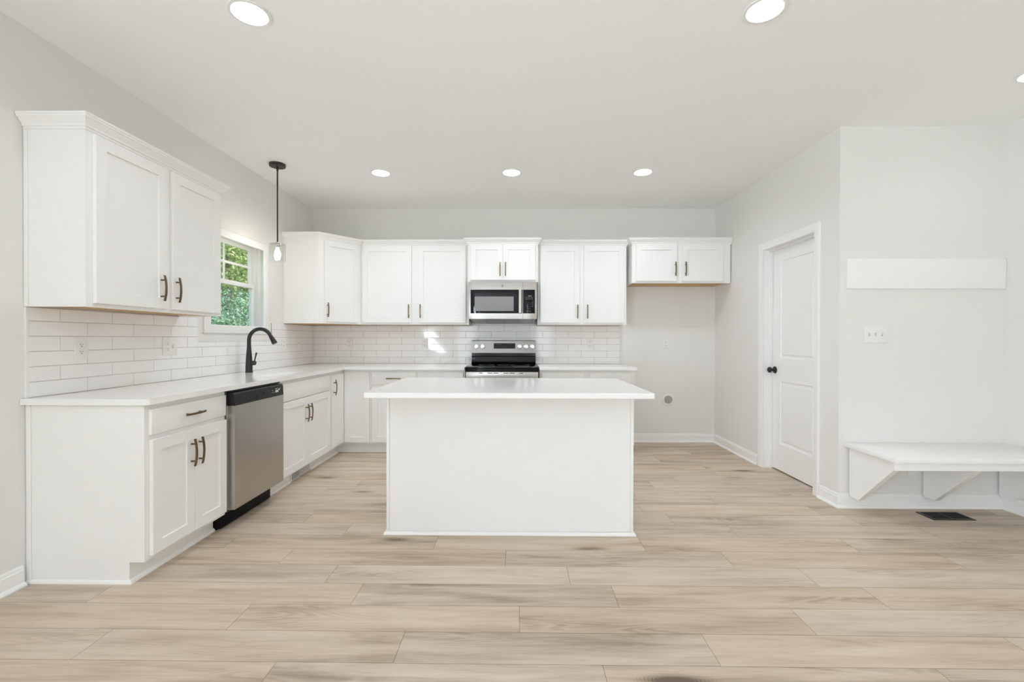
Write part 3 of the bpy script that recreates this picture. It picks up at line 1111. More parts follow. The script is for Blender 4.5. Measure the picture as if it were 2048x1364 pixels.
# ------------------------------------------------------------------ backsplash tile
def backsplash(name, label, put, spans, rows, offsets, pitch, trim):
    """put(u, d, z): u along the wall, d out of the wall"""
    rnd = random.Random(7 if 'left' in label else 9)
    bm = bmesh.new()
    g = 0.0014
    for (u0, u1, z0, z1) in spans:
        vs = [(u0, 0.0006, z0), (u1, 0.0006, z0), (u1, 0.0006, z1), (u0, 0.0006, z1)]
        A = [bm.verts.new(put(*v)) for v in vs]
        B = [bm.verts.new(put(v[0], 0.0062, v[2])) for v in vs]
        for f in ([A, B] + [[A[k], A[(k + 1) % 4], B[(k + 1) % 4], B[k]] for k in range(4)]):
            bm.faces.new(f).material_index = 1
    for i in range(len(rows) - 1):
        r0, r1 = rows[i], rows[i + 1]
        off = offsets[i % 2]
        umin = min(s[0] for s in spans)
        umax = max(s[1] for s in spans)
        n0 = int(math.floor((umin - off) / pitch))
        n1 = int(math.ceil((umax - off) / pitch))
        for k in range(n0, n1):
            a, b = off + k * pitch, off + (k + 1) * pitch
            ta, tb = rnd.gauss(0, 0.0035), rnd.gauss(0, 0.0035)
            for (u0, u1, z0, z1) in spans:
                c0, c1, e0, e1 = max(a, u0), min(b, u1), max(r0, z0), min(r1, z1)
                if c1 - c0 < 0.006 or e1 - e0 < 0.006:
                    continue
                l0 = c0 if c0 > a + 1e-6 else c0 + g
                l1 = c1 if c1 < b - 1e-6 else c1 - g
                m0 = e0 if e0 > r0 + 1e-6 else e0 + g
                m1 = e1 if e1 < r1 - 1e-6 else e1 - g
                um, zm = (a + b) / 2, (r0 + r1) / 2
                q = [(l0, m0), (l1, m0), (l1, m1), (l0, m1)]
                A = [bm.verts.new(put(u, 0.004, z)) for u, z in q]
                D = lambda u, z: 0.0082 + ta * (u - um) * 0.5 + tb * (z - zm)
                B = [bm.verts.new(put(u, D(u, z) - 0.0010, z)) for u, z in q]
                e = 0.0012
                qi = [(l0 + e, m0 + e), (l1 - e, m0 + e), (l1 - e, m1 - e), (l0 + e, m1 - e)]
                C_ = [bm.verts.new(put(u, D(u, z), z)) for u, z in qi]
                bm.faces.new(C_)
                for P, Q in ((A, B), (B, C_)):
                    for j in range(4):
                        bm.faces.new((P[j], P[(j + 1) % 4], Q[(j + 1) % 4], Q[j]))
    o = obj(name, bm, [M['tile'], M['grout']], angle=8)
    tag(o, label, 'backsplash', 'subway tile backsplashes')
    bm = bmesh.new()
    u0, u1, z0, z1 = trim
    q = [(u0, z0), (u1, z0), (u1, z1), (u0, z1)]
    A = [bm.verts.new(put(u, 0.0006, z)) for u, z in q]
    B = [bm.verts.new(put(u, 0.0100, z)) for u, z in q]
    bm.faces.new(A)
    bm.faces.new(B)
    for j in range(4):
        bm.faces.new((A[j], A[(j + 1) % 4], B[(j + 1) % 4], B[j]))
    obj('edge_trim', bm, M['plate'], o)
    return o
ROWS = [0.9145, 0.9915, 1.0675, 1.1435, 1.2205, 1.2965, 1.3730]
backsplash('backsplash', 'glossy white subway tile backsplash on left wall under the window', lambda u, d, z: (XL + d, u, z),
           [(2.222, 3.415, 0.9145, 1.3640), (3.415, 4.452, 0.9145, 1.1805), (4.452, YB - 0.009, 0.9145, 1.3600)],
           ROWS, (2.222, 2.070), 0.3098, (2.209, 2.2215, 0.9145, 1.3640))
backsplash('backsplash', 'glossy white subway tile backsplash on back wall behind the range', lambda u, d, z: (u, YB - d, z),
           [(XL + 0.0085, 1.204, 0.9145, 1.3600), (-0.535, 0.217, 1.3600, 1.4150)],
           ROWS + [1.4490], (0.600, 0.449), 0.3025, (1.2045, 1.217, 0.9145, 1.3600))

# ------------------------------------------------------------------ outlets, switches
def wall_plate(name, label, loc_, rot, kinds, depth0, group, w1=0.070, h=0.114):
    """local frame: x along the wall, -y out of the wall"""
    n = len(kinds)
    w = w1 + 0.046 * (n - 1)
    c = root(name, label, 'outlet' if 'outlet' in kinds else 'switch', loc_, rot, group)
    bm = bmesh.new()
    box(bm, -w / 2, w / 2, -depth0 - 0.0055, -depth0, -h / 2, h / 2, 0.002)
    obj('cover_plate', bm, M['plate'], c)
    f = -depth0 - 0.0055
    for i, k in enumerate(kinds):
        x = (i - (n - 1) / 2) * 0.046
        if k == 'outlet':
            for zc in (0.0195, -0.0195):
                bm = bmesh.new()
                pts = rounded([(x - 0.017, zc - 0.0135, 0.007), (x + 0.017, zc - 0.0135, 0.007), (x + 0.017, zc + 0.0135, 0.007), (x - 0.017, zc + 0.0135, 0.007)], 4)
                prism(bm, pts, 'y', f - 0.0012, f + 0.001)
                s = obj('receptacle', bm, M['plate'], c)
                bm = bmesh.new()
                box(bm, x - 0.0078, x - 0.0052, f - 0.0016, f - 0.0010, zc - 0.001, zc + 0.008)
                box(bm, x + 0.0052, x + 0.0078, f - 0.0016, f - 0.0010, zc + 0.000, zc + 0.007)
                lathe(bm, [(0, f - 0.0016), (0.0030, f - 0.0016), (0.0030, f - 0.0010)], 12, (x, 0, zc - 0.0075), 'y')
                obj('slots', bm, M['slot'], s)
        else:
            up = 1 if k == 'up' else -1
            bm = bmesh.new()
            box(bm, x - 0.0050, x + 0.0050, f - 0.0010, f + 0.0005, -0.012, 0.012)
            s = obj('toggle_slot', bm, M['valvebox'], c)
            bm = bmesh.new()
            prism(bm, [(f, -0.005), (f, 0.005), (f - 0.012, 0.004 + up * 0.009), (f - 0.013, -0.003 + up * 0.009)], 'x', x - 0.0042, x + 0.0042)
            obj('toggle', bm, M['plate'], s)
    return c
OG = 'white wall outlets and switches'
L_ = pi / 2
wall_plate('wall_outlet', 'white duplex outlet on left tile backsplash, nearest the counter end', (XL, 2.489, 1.153), L_, ['outlet'], 0.0092, OG, 0.076, 0.120)
wall_plate('outlet_switch_plate', 'wide white outlet-and-switch plate on left tile backsplash, just left of the window casing', (XL, 3.133, 1.155), L_, ['outlet', 'down'], 0.0092, OG, 0.082, 0.124)
wall_plate('wall_outlet', 'white duplex outlet on left tile backsplash just right of the faucet spout', (XL, 4.668, 1.153), L_, ['outlet'], 0.0092, OG)
wall_plate('light_switch', 'white single switch on left tile backsplash, under the corner wall cabinet', (XL, 4.992, 1.153), L_, ['up'], 0.0092, OG)
wall_plate('wall_outlet', 'white duplex outlet on back tile backsplash, nearest the corner', (-1.983, YB, 1.152), 0, ['outlet'], 0.0092, OG)
wall_plate('wall_outlet', 'white duplex outlet on back tile backsplash, left of the range', (-1.091, YB, 1.154), 0, ['outlet'], 0.0092, OG)
wall_plate('wall_outlet', 'white duplex outlet on back tile backsplash, right of the range', (0.855, YB, 1.154), 0, ['outlet'], 0.0092, OG)
wall_plate('wall_outlet', 'white duplex outlet on painted back wall in the refrigerator space', (1.744, YB, 1.153), 0, ['outlet'], 0.0005, OG)
wall_plate('wall_outlet', 'white duplex outlet low on the wall under the bench', (2.846, YN, 0.293), 0, ['outlet'], 0.0005, OG)
wall_plate('light_switch', 'white three-toggle light switch plate on wall above the bench', (2.577, YN, 1.247), 0, ['up', 'down', 'up'], 0.0005, OG, 0.074, 0.122)

# ------------------------------------------------------------------ refrigerator water valve box
c = root('water_valve_box', 'round white water supply box low on back wall in the refrigerator space', 'valve box', (1.774, YB, 0.497))
bm = bmesh.new()
lathe(bm, [(0.047, -0.001), (0.074, -0.001), (0.074, -0.004), (0.068, -0.009), (0.050, -0.011), (0.047, -0.009)], 40, axis='y')
for f in bm.faces[:]:
    pass
obj('flange', bm, M['plate'], c)
bm = bmesh.new()
lathe(bm, [(0, -0.0012), (0.0465, -0.0012), (0.0465, -0.009)], 36, axis='y')
obj('recess', bm, M['valvebox'], c)
bm = bmesh.new()
tube(bm, [(-0.010, -0.010, -0.040), (-0.010, -0.010, -0.004)], [0.009, 0.008], 14)
tube(bm, [(-0.010, -0.010, -0.020), (0.012, -0.010, -0.020)], 0.007, 12)
obj('valve', bm, M['brass'], c)
bm = bmesh.new()
box(bm, -0.022, 0.004, -0.014, -0.006, -0.003, 0.005, 0.002)
obj('valve_handle', bm, M['chrome'], c)

# ------------------------------------------------------------------ dishwasher
c = root('dishwasher', 'stainless steel dishwasher with black control panel under left counter', 'dishwasher', (-1.835, 2.836, 0), pi / 2)
w = 0.608
bm = bmesh.new()
box(bm, 0.004, w, 0.004, 0.575, 0.105, 0.872)
obj('tub', bm, M['blackplastic'], c)
bm = bmesh.new()
prof = rounded([(0.003, 0.128, 0), (-0.055, 0.128, 0.004), (-0.055, 0.785, 0.002), (0.003, 0.785, 0)], 3)
prism(bm, prof, 'x', 0.010, w - 0.002)
dd = obj('door', bm, M['steelv'], c)
bm = bmesh.new()
box(bm, 0.004, w, -0.006, 0.0035, 0.128, 0.872)
obj('door_liner', bm, M['chrome'], dd)
bm = bmesh.new()
prof = rounded([(0.003, 0.786, 0), (-0.056, 0.786, 0.003), (-0.051, 0.868, 0.016), (0.003, 0.868, 0)], 5)
t = bmesh.new()
prism(t, prof, 'x', 0.008, w)
absorb(bm, t)
cp = obj('control_panel', bm, M['blackplastic'], c, bevel=0.003)
bm = bmesh.new()
pts = rounded([(0.250, 0.803, 0.008), (0.425, 0.803, 0.008), (0.425, 0.834, 0.012), (0.335, 0.834, 0.010), (0.325, 0.822, 0.006), (0.250, 0.822, 0.008)], 4)
prism(bm, pts, 'y', -0.0568, -0.0545)
obj('pocket_handle', bm, M['blackgloss'], cp)
bm = bmesh.new()
for (a, b, z0, z1) in ((0.492, 0.528, 0.813, 0.829), (0.492, 0.508, 0.836, 0.841), (0.535, 0.550, 0.826, 0.836), (0.520, 0.524, 0.840, 0.843),
                       (0.450, 0.456, 0.830, 0.834), (0.450, 0.456, 0.815, 0.818), (0.470, 0.475, 0.815, 0.818), (0.555, 0.559, 0.838, 0.841)):
    box(bm, a, b, -0.0572, -0.0540, z0, z1)
obj('printed_labels', bm, M['mark'], cp)
bm = bmesh.new()
box(bm, 0.012, w - 0.006, -0.030, 0.050, 0.872, 0.8832)
obj('top_seal', bm, M['blackplastic'], c)
bm = bmesh.new()
box(bm, 0.004, w - 0.002, 0.058, 0.540, 0.0, 0.104, 0.004)
box(bm, 0.0, w - 0.030, 0.030, 0.0745, 0.010, 0.098, 0.004)
obj('kick_plate', bm, M['kick'], c)

# toe-kick heating register
c = root('toe_kick_register', 'small white slotted heating register in toe kick below the sink cabinet', 'vent', (-1.910, 3.795, 0), pi / 2)
bm = bmesh.new()
box(bm, 0.0, 0.352, -0.009, -0.0005, 0.002, 0.098, 0.003)
obj('register_frame', bm, M['plate'], c)
bm = bmesh.new()
box(bm, 0.022, 0.336, -0.0094, -0.0088, 0.014, 0.084)
obj('opening', bm, M['valvebox'], c)
bm = bmesh.new()
box(bm, 0.022, 0.150, -0.0098, -0.0093, 0.014, 0.084)
obj('damper_opening', bm, M['dark'], c)
bm = bmesh.new()
for i in range(24):
    x = 0.026 + i * 0.0133
    box(bm, x, x + 0.0042, -0.0122, -0.0096, 0.013, 0.085)
obj('louvers', bm, M['plate'], c)

# ------------------------------------------------------------------ sink and faucet
c = root('kitchen_sink', 'undermount stainless steel sink set in the left counter below the window', 'sink', (-2.0, 3.78, 0.884))
bm = bmesh.new()
n = len(SINK)
cx, cy = sum(p[0] for p in SINK) / n, sum(p[1] for p in SINK) / n
rings = []
for (sc_, z) in ((1.04, 0.8825), (1.00, 0.8825), (0.985, 0.872), (0.965, 0.740), (0.90, 0.715), (0.72, 0.705), (0.10, 0.700)):
    rings.append([bm.verts.new((cx + (p[0] - cx) * sc_ + 2.0, cy + (p[1] - cy) * sc_ - 3.78, z - 0.884)) for p in SINK])
for A, B in zip(rings, rings[1:]):
    for k in range(n):
        bm.faces.new((A[k], A[(k + 1) % n], B[(k + 1) % n], B[k]))
bm.faces.new(rings[-1])
obj('bowl', bm, M['sinksteel'], c)
bm = bmesh.new()
lathe(bm, [(0.0, 0.0), (0.030, 0.0), (0.040, 0.004), (0.043, 0.003), (0.044, 0.0)], 24, (cx + 2.0, cy - 3.78, 0.7005 - 0.884))
obj('drain', bm, M['chrome'], c)

c = root('kitchen_faucet', 'matte black gooseneck pull-down faucet standing behind the sink', 'faucet', (-2.330, 3.925, 0.914))
bm = bmesh.new()
lathe(bm, [(0, 0.0), (0.030, 0.0), (0.030, 0.004), (0.0285, 0.010), (0.0275, 0.060), (0.024, 0.130), (0.019, 0.190), (0.0165, 0.225), (0.0165, 0.235), (0, 0.235)], 32)
obj('body', bm, M['black'], c)
arc = [(0, 0, 0.230), (0, 0, 0.280)]
for i in range(17):
    a = pi - (pi * 0.86) * i / 16
    arc.append((0.098 + 0.098 * cos(a), 0, 0.280 + 0.098 * sin(a)))
bm = bmesh.new()
tube(bm, arc, 0.0158, 18)
sp = obj('spout', bm, M['black'], c)
e = Vector(arc[-1])
dirv = (Vector(arc[-1]) - Vector(arc[-2])).normalized()
bm = bmesh.new()
tube(bm, [e - dirv * 0.001, e + dirv * 0.006], 0.0135, 16)
tube(bm, [e + dirv * 0.006, e + dirv * 0.020, e + dirv * 0.072, e + dirv * 0.080], [0.0165, 0.0175, 0.0225, 0.0215], 18)
hd = obj('spray_head', bm, M['black'], sp)
bm = bmesh.new()
q = e + dirv * 0.034
side = Vector((0, -1, 0))
tube(bm, [q + side * 0.014, q + side * 0.0205], [0.006, 0.0045], 10)
q2 = e + dirv * 0.050
tube(bm, [q2 + side * 0.014, q2 + side * 0.0225], [0.006, 0.0045], 10)
obj('spray_button', bm, M['blackgloss'], hd)
bm = bmesh.new()
lathe(bm, [(0.020, 0.0), (0.020, 0.040), (0.017, 0.046), (0, 0.047)], 20, (0.010, 0.0, 0.083), 'x')
lv = obj('handle_hub', bm, M['black'], c)
bm = bmesh.new()
tube(bm, [(0.046, 0, 0.090), (0.056, 0.0, 0.135), (0.066, 0.0, 0.172)], [0.0050, 0.0055, 0.0075], 12)
obj('lever', bm, M['black'], lv)

# ------------------------------------------------------------------ range
c = root('electric_range', 'stainless and black electric range between the back counters', 'range', (-0.159, 4.715, 0))
hw = 0.376
bm = bmesh.new()
box(bm, -hw, hw, 0.012, 0.640, 0.040, 0.8955)
obj('oven_body', bm, M['blackenamel'], c)
bm = bmesh.new()
box(bm, -hw - 0.002, hw + 0.002, -0.014, 0.600, 0.896, 0.9165, 0.004)
ct = obj('cooktop', bm, M['blackgloss'], c)
bm = bmesh.new()
for (x, y, r) in ((-0.19, 0.14, 0.105), (0.19, 0.14, 0.080), (-0.19, 0.42, 0.080), (0.19, 0.42, 0.105), (0, 0.44, 0.060)):
    lathe(bm, [(r, 0.9166), (r + 0.003, 0.9169), (r + 0.006, 0.9166)], 40, (x, y, 0))
obj('burner_ring', bm, M['dim'], ct)
bm = bmesh.new()
box(bm, -hw - 0.002, hw + 0.002, -0.016, 0.011, 0.868, 0.8955, 0.002)
obj('front_rail', bm, M['blackenamel'], c)
bm = bmesh.new()
box(bm, -hw, hw, -0.012, 0.011, 0.775, 0.8675, 0.003)
vp = obj('vent_panel', bm, M['steel'], c)
for (a, b) in ((-0.235, -0.200), (-0.150, -0.098), (-0.087, -0.036), (0.016, 0.070), (0.080, 0.132), (0.180, 0.218)):
    bm = bmesh.new()
    box(bm, a, b, -0.0128, -0.010, 0.8515, 0.8585)
    obj('vent_slot', bm, M['dark'], vp)
bm = bmesh.new()
box(bm, -hw, hw, -0.030, 0.011, 0.235, 0.768, 0.004)
od = obj('oven_door', bm, M['steel'], c)
bm = bmesh.new()
box(bm, -0.28, 0.28, -0.0318, -0.0295, 0.33, 0.63, 0.001)
obj('oven_window', bm, M['blackgloss'], od)
bm = bmesh.new()
tube(bm, [(-0.32, -0.075, 0.715), (0.32, -0.075, 0.715)], 0.012, 14)
for s in (-0.30, 0.30):
    tube(bm, [(s, -0.031, 0.715), (s, -0.075, 0.715)], 0.009, 10)
obj('oven_handle', bm, M['chrome'], od)
bm = bmesh.new()
box(bm, -hw, hw, -0.026, 0.011, 0.045, 0.228, 0.004)
obj('storage_drawer', bm, M['steel'], c)
for x in (-0.33, 0.33):
    for y in (0.06, 0.58):
        bm = bmesh.new()
        tube(bm, [(x, y, 0.0), (x, y, 0.041)], 0.018, 12)
        obj('leveling_foot', bm, M['blackplastic'], c)
# backguard
bm = bmesh.new()
prism(bm, [(0.566, 1.008), (0.553, 1.046), (0.545, 1.052), (0.556, 1.182), (0.562, 1.187), (0.648, 1.187), (0.648, 0.910), (0.566, 0.918)], 'x', -0.370, 0.370)
obj('backguard_housing', bm, M['blackenamel'], c)
bm = bmesh.new()
prism(bm, [(0.5445, 1.046), (0.5548, 1.183), (0.561, 1.1885), (0.600, 1.1885), (0.600, 1.1875), (0.5615, 1.1873), (0.5560, 1.182), (0.5460, 1.046)], 'x', -0.3705, 0.3705)
bg = obj('control_panel', bm, M['steeld'], c)
bm = bmesh.new()
prism(bm, [(0.543, 1.044), (0.548, 1.0455), (0.564, 1.012), (0.559, 1.0105)], 'x', -0.3700, 0.3700)
obj('steel_lip', bm, M['steelv'], bg)
bm = bmesh.new()
prism(bm, [(0.566, 1.008), (0.553, 1.004), (0.549, 0.985), (0.553, 0.955), (0.547, 0.940), (0.520, 0.926), (0.486, 0.9175), (0.566, 0.9172)], 'x', -0.3700, 0.3700)
obj('rear_trim', bm, M['blackgloss'], c)
slope = (0.5548 - 0.5445) / (1.183 - 1.046)
fy = lambda z: 0.5445 + (z - 1.046) * slope
bm = bmesh.new()
prism(bm, [(fy(1.096) - 0.001, 1.096), (fy(1.158) - 0.001, 1.158), (fy(1.158) + 0.002, 1.158), (fy(1.096) + 0.002, 1.096)], 'x', -0.114, 0.134)
ds = obj('display', bm, M['blackgloss'], bg)
bm = text_bm([('BAKE', -0.098, 1.143), ('BROIL', -0.068, 1.143), ('WARM', -0.038, 1.143), ('TIMER', 0.060, 1.143), ('CLOCK', 0.088, 1.143), ('OFF', 0.116, 1.143),
              ('1', -0.095, 1.108), ('2', -0.068, 1.108), ('3', -0.041, 1.108), ('4', -0.004, 1.108), ('5', 0.026, 1.108), ('6', 0.062, 1.108), ('7', 0.090, 1.108), ('8', 0.116, 1.108)],
             0.0068, lambda x, z: (x, fy(z) - 0.0016, z))
obj('printed_labels', bm, M['dim'], ds)
for kx in (-0.313, -0.241, 0.187, 0.259, 0.332):
    bm = bmesh.new()
    y = fy(1.120)
    lathe(bm, [(0.0285, -0.0004), (0.0285, -0.003), (0.026, -0.0055), (0.0225, -0.006), (0.0215, -0.020), (0.020, -0.0225), (0, -0.023)], 30, (kx, y, 1.120), 'y')
    kb = obj('control_knob', bm, M['chrome'], bg)
    bm = bmesh.new()
    box(bm, kx - 0.003, kx + 0.003, y - 0.031, y - 0.0215, 1.120 - 0.019, 1.120 + 0.019, 0.0015)
    obj('knob_grip', bm, M['chrome'], kb)
    bm = bmesh.new()
    for k in range(9):
        a = radians(-40 + 260 * k / 8)
        x_, z_ = kx + 0.0335 * cos(a), 1.120 + 0.0335 * sin(a)
        box(bm, x_ - 0.0015, x_ + 0.0015, fy(z_) - 0.0008, fy(z_) + 0.001, z_ - 0.0015, z_ + 0.0015)
    box(bm, kx - 0.008, kx + 0.002, fy(1.073) - 0.0008, fy(1.073) + 0.001, 1.071, 1.075)
    obj('dial_marks', bm, M['greymark'], bg)

# ------------------------------------------------------------------ microwave
c = root('microwave', 'stainless over-the-range microwave with black glass door', 'microwave', (-0.158, 4.925, 1.426))
hw = 0.370
bm = bmesh.new()
box(bm, -hw + 0.002, hw - 0.002, 0.028, 0.446, 0.004, 0.3985, 0.003)
obj('case', bm, M['blackplastic'], c)
# gently crowned stainless front in two pieces: door and control side
def curved_front(x0, x1, z0, z1, n=10, y0=0.0):
    bm = bmesh.new()
    zs = [z0 + (z1 - z0) * i / n for i in range(n + 1)]
    sag = lambda x, z: y0 + 0.010 * ((z - 0.1985) / 0.1985) ** 2 + 0.012 * (max(0, abs(x) - 0.25) / 0.12) ** 2
    xs = [x0 + (x1 - x0) * i / 12 for i in range(13)]
    G = [[bm.verts.new((x, sag(x, z), z)) for z in zs] for x in xs]
    for i in range(12):
        for j in range(n):
            bm.faces.new((G[i][j], G[i + 1][j], G[i + 1][j + 1], G[i][j + 1]))
    B = [bm.verts.new((x, 0.027, z)) for x, z in ((x0, z0), (x1, z0), (x1, z1), (x0, z1))]
    bm.faces.new(B)
    bm.faces.new([G[i][0] for i in range(13)] + [B[1], B[0]])
    bm.faces.new([G[i][n] for i in range(13)][::-1] + [B[3], B[2]])
    bm.faces.new(G[0][::-1] + [B[0], B[3]])
    bm.faces.new(G[12] + [B[2], B[1]])
    return bm
fd = obj('door', curved_front(-hw, 0.2145, 0.0, 0.397), M['steel'], c)
fs = obj('control_side', curved_front(0.2165, hw, 0.0, 0.397), M['steel'], c)
def front_poly(pts, depth=0.0016, back=0.001):
    bm = bmesh.new()
    f = lambda x, z: 0.010 * ((z - 0.1985) / 0.1985) ** 2 + 0.012 * (max(0, abs(x) - 0.25) / 0.12) ** 2
    n_ = 16
    x0, x1 = min(p[0] for p in pts), max(p[0] for p in pts)
    z0, z1 = min(p[1] for p in pts), max(p[1] for p in pts)
    G = [[bm.verts.new((x0 + (x1 - x0) * i / n_, f(x0 + (x1 - x0) * i / n_, z0 + (z1 - z0) * j / n_) - depth, z0 + (z1 - z0) * j / n_)) for j in range(n_ + 1)] for i in range(n_ + 1)]
    for i in range(n_):
        for j in range(n_):
            bm.faces.new((G[i][j], G[i + 1][j], G[i + 1][j + 1], G[i][j + 1]))
    edge = [G[i][0] for i in range(n_ + 1)] + [G[n_][j] for j in range(1, n_ + 1)] + [G[i][n_] for i in range(n_ - 1, -1, -1)] + [G[0][j] for j in range(n_ - 1, 0, -1)]
    bk = [bm.verts.new((v.co.x, v.co.y + depth + back, v.co.z)) for v in edge]
    k = len(edge)
    for i in range(k):
        bm.faces.new((edge[i], edge[(i + 1) % k], bk[(i + 1) % k], bk[i]))
    return bm
gl = obj('door_glass', front_poly([(-0.350, 0.059), (0.2125, 0.316)]), M['blackgloss'], fd)
obj('viewing_screen', front_poly([(-0.305, 0.085), (0.117, 0.241)], 0.0022), M['mwscreen'], gl)
kp = obj('keypad', front_poly([(0.2185, 0.059), (0.347, 0.316)]), M['blackgloss'], fs)
lines = []
for r_, row in enumerate((('1', '2', '3'), ('4', '5', '6'), ('7', '8', '9'), ('0', 'C', 'A'))):
    for q_, s in enumerate(row):
        lines.append((s, 0.252 + q_ * 0.0215, 0.167 - r_ * 0.0195))
for r_, row in enumerate((('COOK', 'POP', 'HEAT'), ('MENU', 'THAW', 'TIME'))):
    for q_, s in enumerate(row):
        lines.append((s, 0.256 + q_ * 0.030, 0.228 - r_ * 0.016))
for r_, s in enumerate(('+30', 'PWR', 'ON', 'SET')):
    lines.append((s, 0.322, 0.187 - r_ * 0.0195))
lines += [('STOP', 0.256, 0.079), ('START', 0.292, 0.079)]
mwf = lambda x, z: 0.010 * ((z - 0.1985) / 0.1985) ** 2 + 0.012 * (max(0, abs(x) - 0.25) / 0.12) ** 2
bm = text_bm(lines, 0.0105, lambda x, z: (x, mwf(x, z) - 0.0024, z))
obj('keypad_digits', bm, M['dim'], kp)
bm = bmesh.new()
box(bm, 0.264, 0.312, mwf(0.29, 0.247) - 0.0025, mwf(0.29, 0.247) - 0.001, 0.246, 0.249)
obj('printed_label', bm, M['mark'], kp)
bm = bmesh.new()
prism(bm, [(0.170, -0.028), (0.174, -0.034), (0.198, -0.034), (0.204, -0.028), (0.204, -0.022), (0.170, -0.022)], 'z', 0.062, 0.314)
for z in (0.085, 0.290):
    box(bm, 0.179, 0.195, -0.0225, 0.006, z - 0.010, z + 0.010)
obj('door_handle', bm, M['steelv'], fd)
bm = bmesh.new()
lathe(bm, [(0.0095, -0.0004), (0.0095, -0.0016), (0.0125, -0.0016), (0.0125, -0.0004)], 28, (-0.005, mwf(0, 0.357), 0.357), 'y')
lathe(bm, [(0.0, -0.0012), (0.0060, -0.0012), (0.0060, -0.0004)], 20, (-0.005, mwf(0, 0.357), 0.357), 'y')
obj('badge', bm, M['greymark'], fd)
# sloping underside: steel pan, dark centre vent, two grease filters
pan_z = lambda y: 0.003 - 0.043 * (y - 0.030) / 0.400
bm = bmesh.new()
prism(bm, [(0.030, 0.0035), (0.430, 0.0035), (0.430, pan_z(0.430)), (0.030, 0.0025)], 'x', -hw + 0.012, hw - 0.012)
obj('bottom_pan', bm, M['steeld'], c)
bm = bmesh.new()
A = [bm.verts.new((x, y, pan_z(y) - 0.0035)) for x, y in ((-0.185, 0.045), (0.165, 0.045), (0.120, 0.400), (-0.140, 0.400))]
B = [bm.verts.new((v.co.x, v.co.y, v.co.z + 0.004)) for v in A]
bm.faces.new(A)
bm.faces.new(B)
for k in range(4):
    bm.faces.new((A[k], A[(k + 1) % 4], B[(k + 1) % 4], B[k]))
obj('centre_vent', bm, M['blackgloss'], c)
for s_ in (-0.265, 0.250):
    def slab(x0, x1, y0, y1, d0, d1, bm):
        A = [bm.verts.new((x, y, pan_z(y) - d0)) for x, y in ((x0, y0), (x1, y0), (x1, y1), (x0, y1))]
        B = [bm.verts.new((x, y, pan_z(y) - d1)) for x, y in ((x0, y0), (x1, y0), (x1, y1), (x0, y1))]
        bm.faces.new(A)
        bm.faces.new(B)
        for k in range(4):
            bm.faces.new((A[k], A[(k + 1) % 4], B[(k + 1) % 4], B[k]))
    bm = bmesh.new()
    slab(s_ - 0.075, s_ + 0.075, 0.060, 0.380, -0.001, 0.003, bm)
    g_ = obj('grease_filter', bm, M['dim'], c)
    bm = bmesh.new()
    for k in range(10):
        slab(s_ - 0.066 + k * 0.0135, s_ - 0.060 + k * 0.0135, 0.070, 0.368, 0.0028, 0.0050, bm)
    obj('filter_ribs', bm, M['steel'], g_)

# ------------------------------------------------------------------ recessed ceiling lights
LL = ['glowing recessed ceiling light in the far row, nearest the pendant', 'glowing recessed ceiling light in the far row, middle, above the microwave',
      'glowing recessed ceiling light in the far row, right, above the refrigerator space', 'glowing recessed ceiling light in the near row, on the left',
      'glowing recessed ceiling light in the near row, right of centre', 'recessed ceiling light at the right, in front of the bench alcove']
bm = bmesh.new()
lathe(bm, [(0.0935, -0.0005), (0.0945, -0.003), (0.092, -0.006), (0.078, -0.007), (0.0735, 0.000), (0.0700, 0.034), (0.0760, 0.034), (0.0795, 0.001)], 40)
trim_proto = None
for (x, y), lab in zip(LIGHTS, LL):
    c = root('recessed_light', lab, 'light', (x, y, H), 0, 'recessed ceiling lights')
    if trim_proto is None:
        trim_proto = obj('trim_ring', bm, M['plate'], c)
        bm = bmesh.new()
        lathe(bm, [(0.0, 0.030), (0.0698, 0.030), (0.0698, 0.033), (0, 0.033)], 36)
        lens_proto = obj('lens', bm, M['lens_bright'], c)
        dim_lens = {}
        for k in ('lens', 'lens_dim'):
            dim_lens[k] = lens_proto.data.copy()
            dim_lens[k].materials[0] = M[k]
    else:
        link_copy(trim_proto, c)
        ln = link_copy(lens_proto, c)
        # lens strength set per group to balance the light: far row, near row, alcove
        if y < 4:
            ln.data = dim_lens['lens_dim' if x > 2 else 'lens']

# ------------------------------------------------------------------ pendant over the sink
PXY = (-2.112, 3.985)
c = root('pendant_lamp', 'black rod pendant lamp with clear glass cylinder shade over the sink', 'lamp', (PXY[0], PXY[1], H))
bm = bmesh.new()
lathe(bm, [(0, -0.0005), (0.066, -0.0005), (0.066, -0.022), (0.064, -0.025), (0, -0.025)], 40)
cn = obj('canopy', bm, M['oilbronze'], c)
bm = bmesh.new()
for s in (-1, 1):
    lathe(bm, [(0.0, -0.0295), (0.004, -0.0290), (0.005, -0.0252)], 12, (0.028 * s, 0.020 * s, 0))
obj('screw', bm, M['black'], cn)
bm = bmesh.new()
tube(bm, [(0, 0, -0.024), (0, 0, -0.060), (0, 0, -0.062), (0, 0, -0.690)], [0.0090, 0.0085, 0.0062, 0.0062], 14)
obj('rod', bm, M['oilbronze'], c)
bm = bmesh.new()
lathe(bm, [(0, -0.688), (0.018, -0.688), (0.020, -0.692), (0.020, -0.730), (0.016, -0.735), (0, -0.735)], 28)
for a in (0.4, 0.4 + 2 * pi / 3, 0.4 + 4 * pi / 3):
    tube(bm, [(0.018 * cos(a), 0.018 * sin(a), -0.697), (0.030 * cos(a), 0.030 * sin(a), -0.697)], 0.004, 10)
obj('socket', bm, M['chrome'], c)
bm = bmesh.new()
lathe(bm, [(0.021, -0.7035), (0.064, -0.7035), (0.0652, -0.706), (0.0652, -0.857), (0.0630, -0.857), (0.0630, -0.7058), (0.021, -0.7058)], 48)
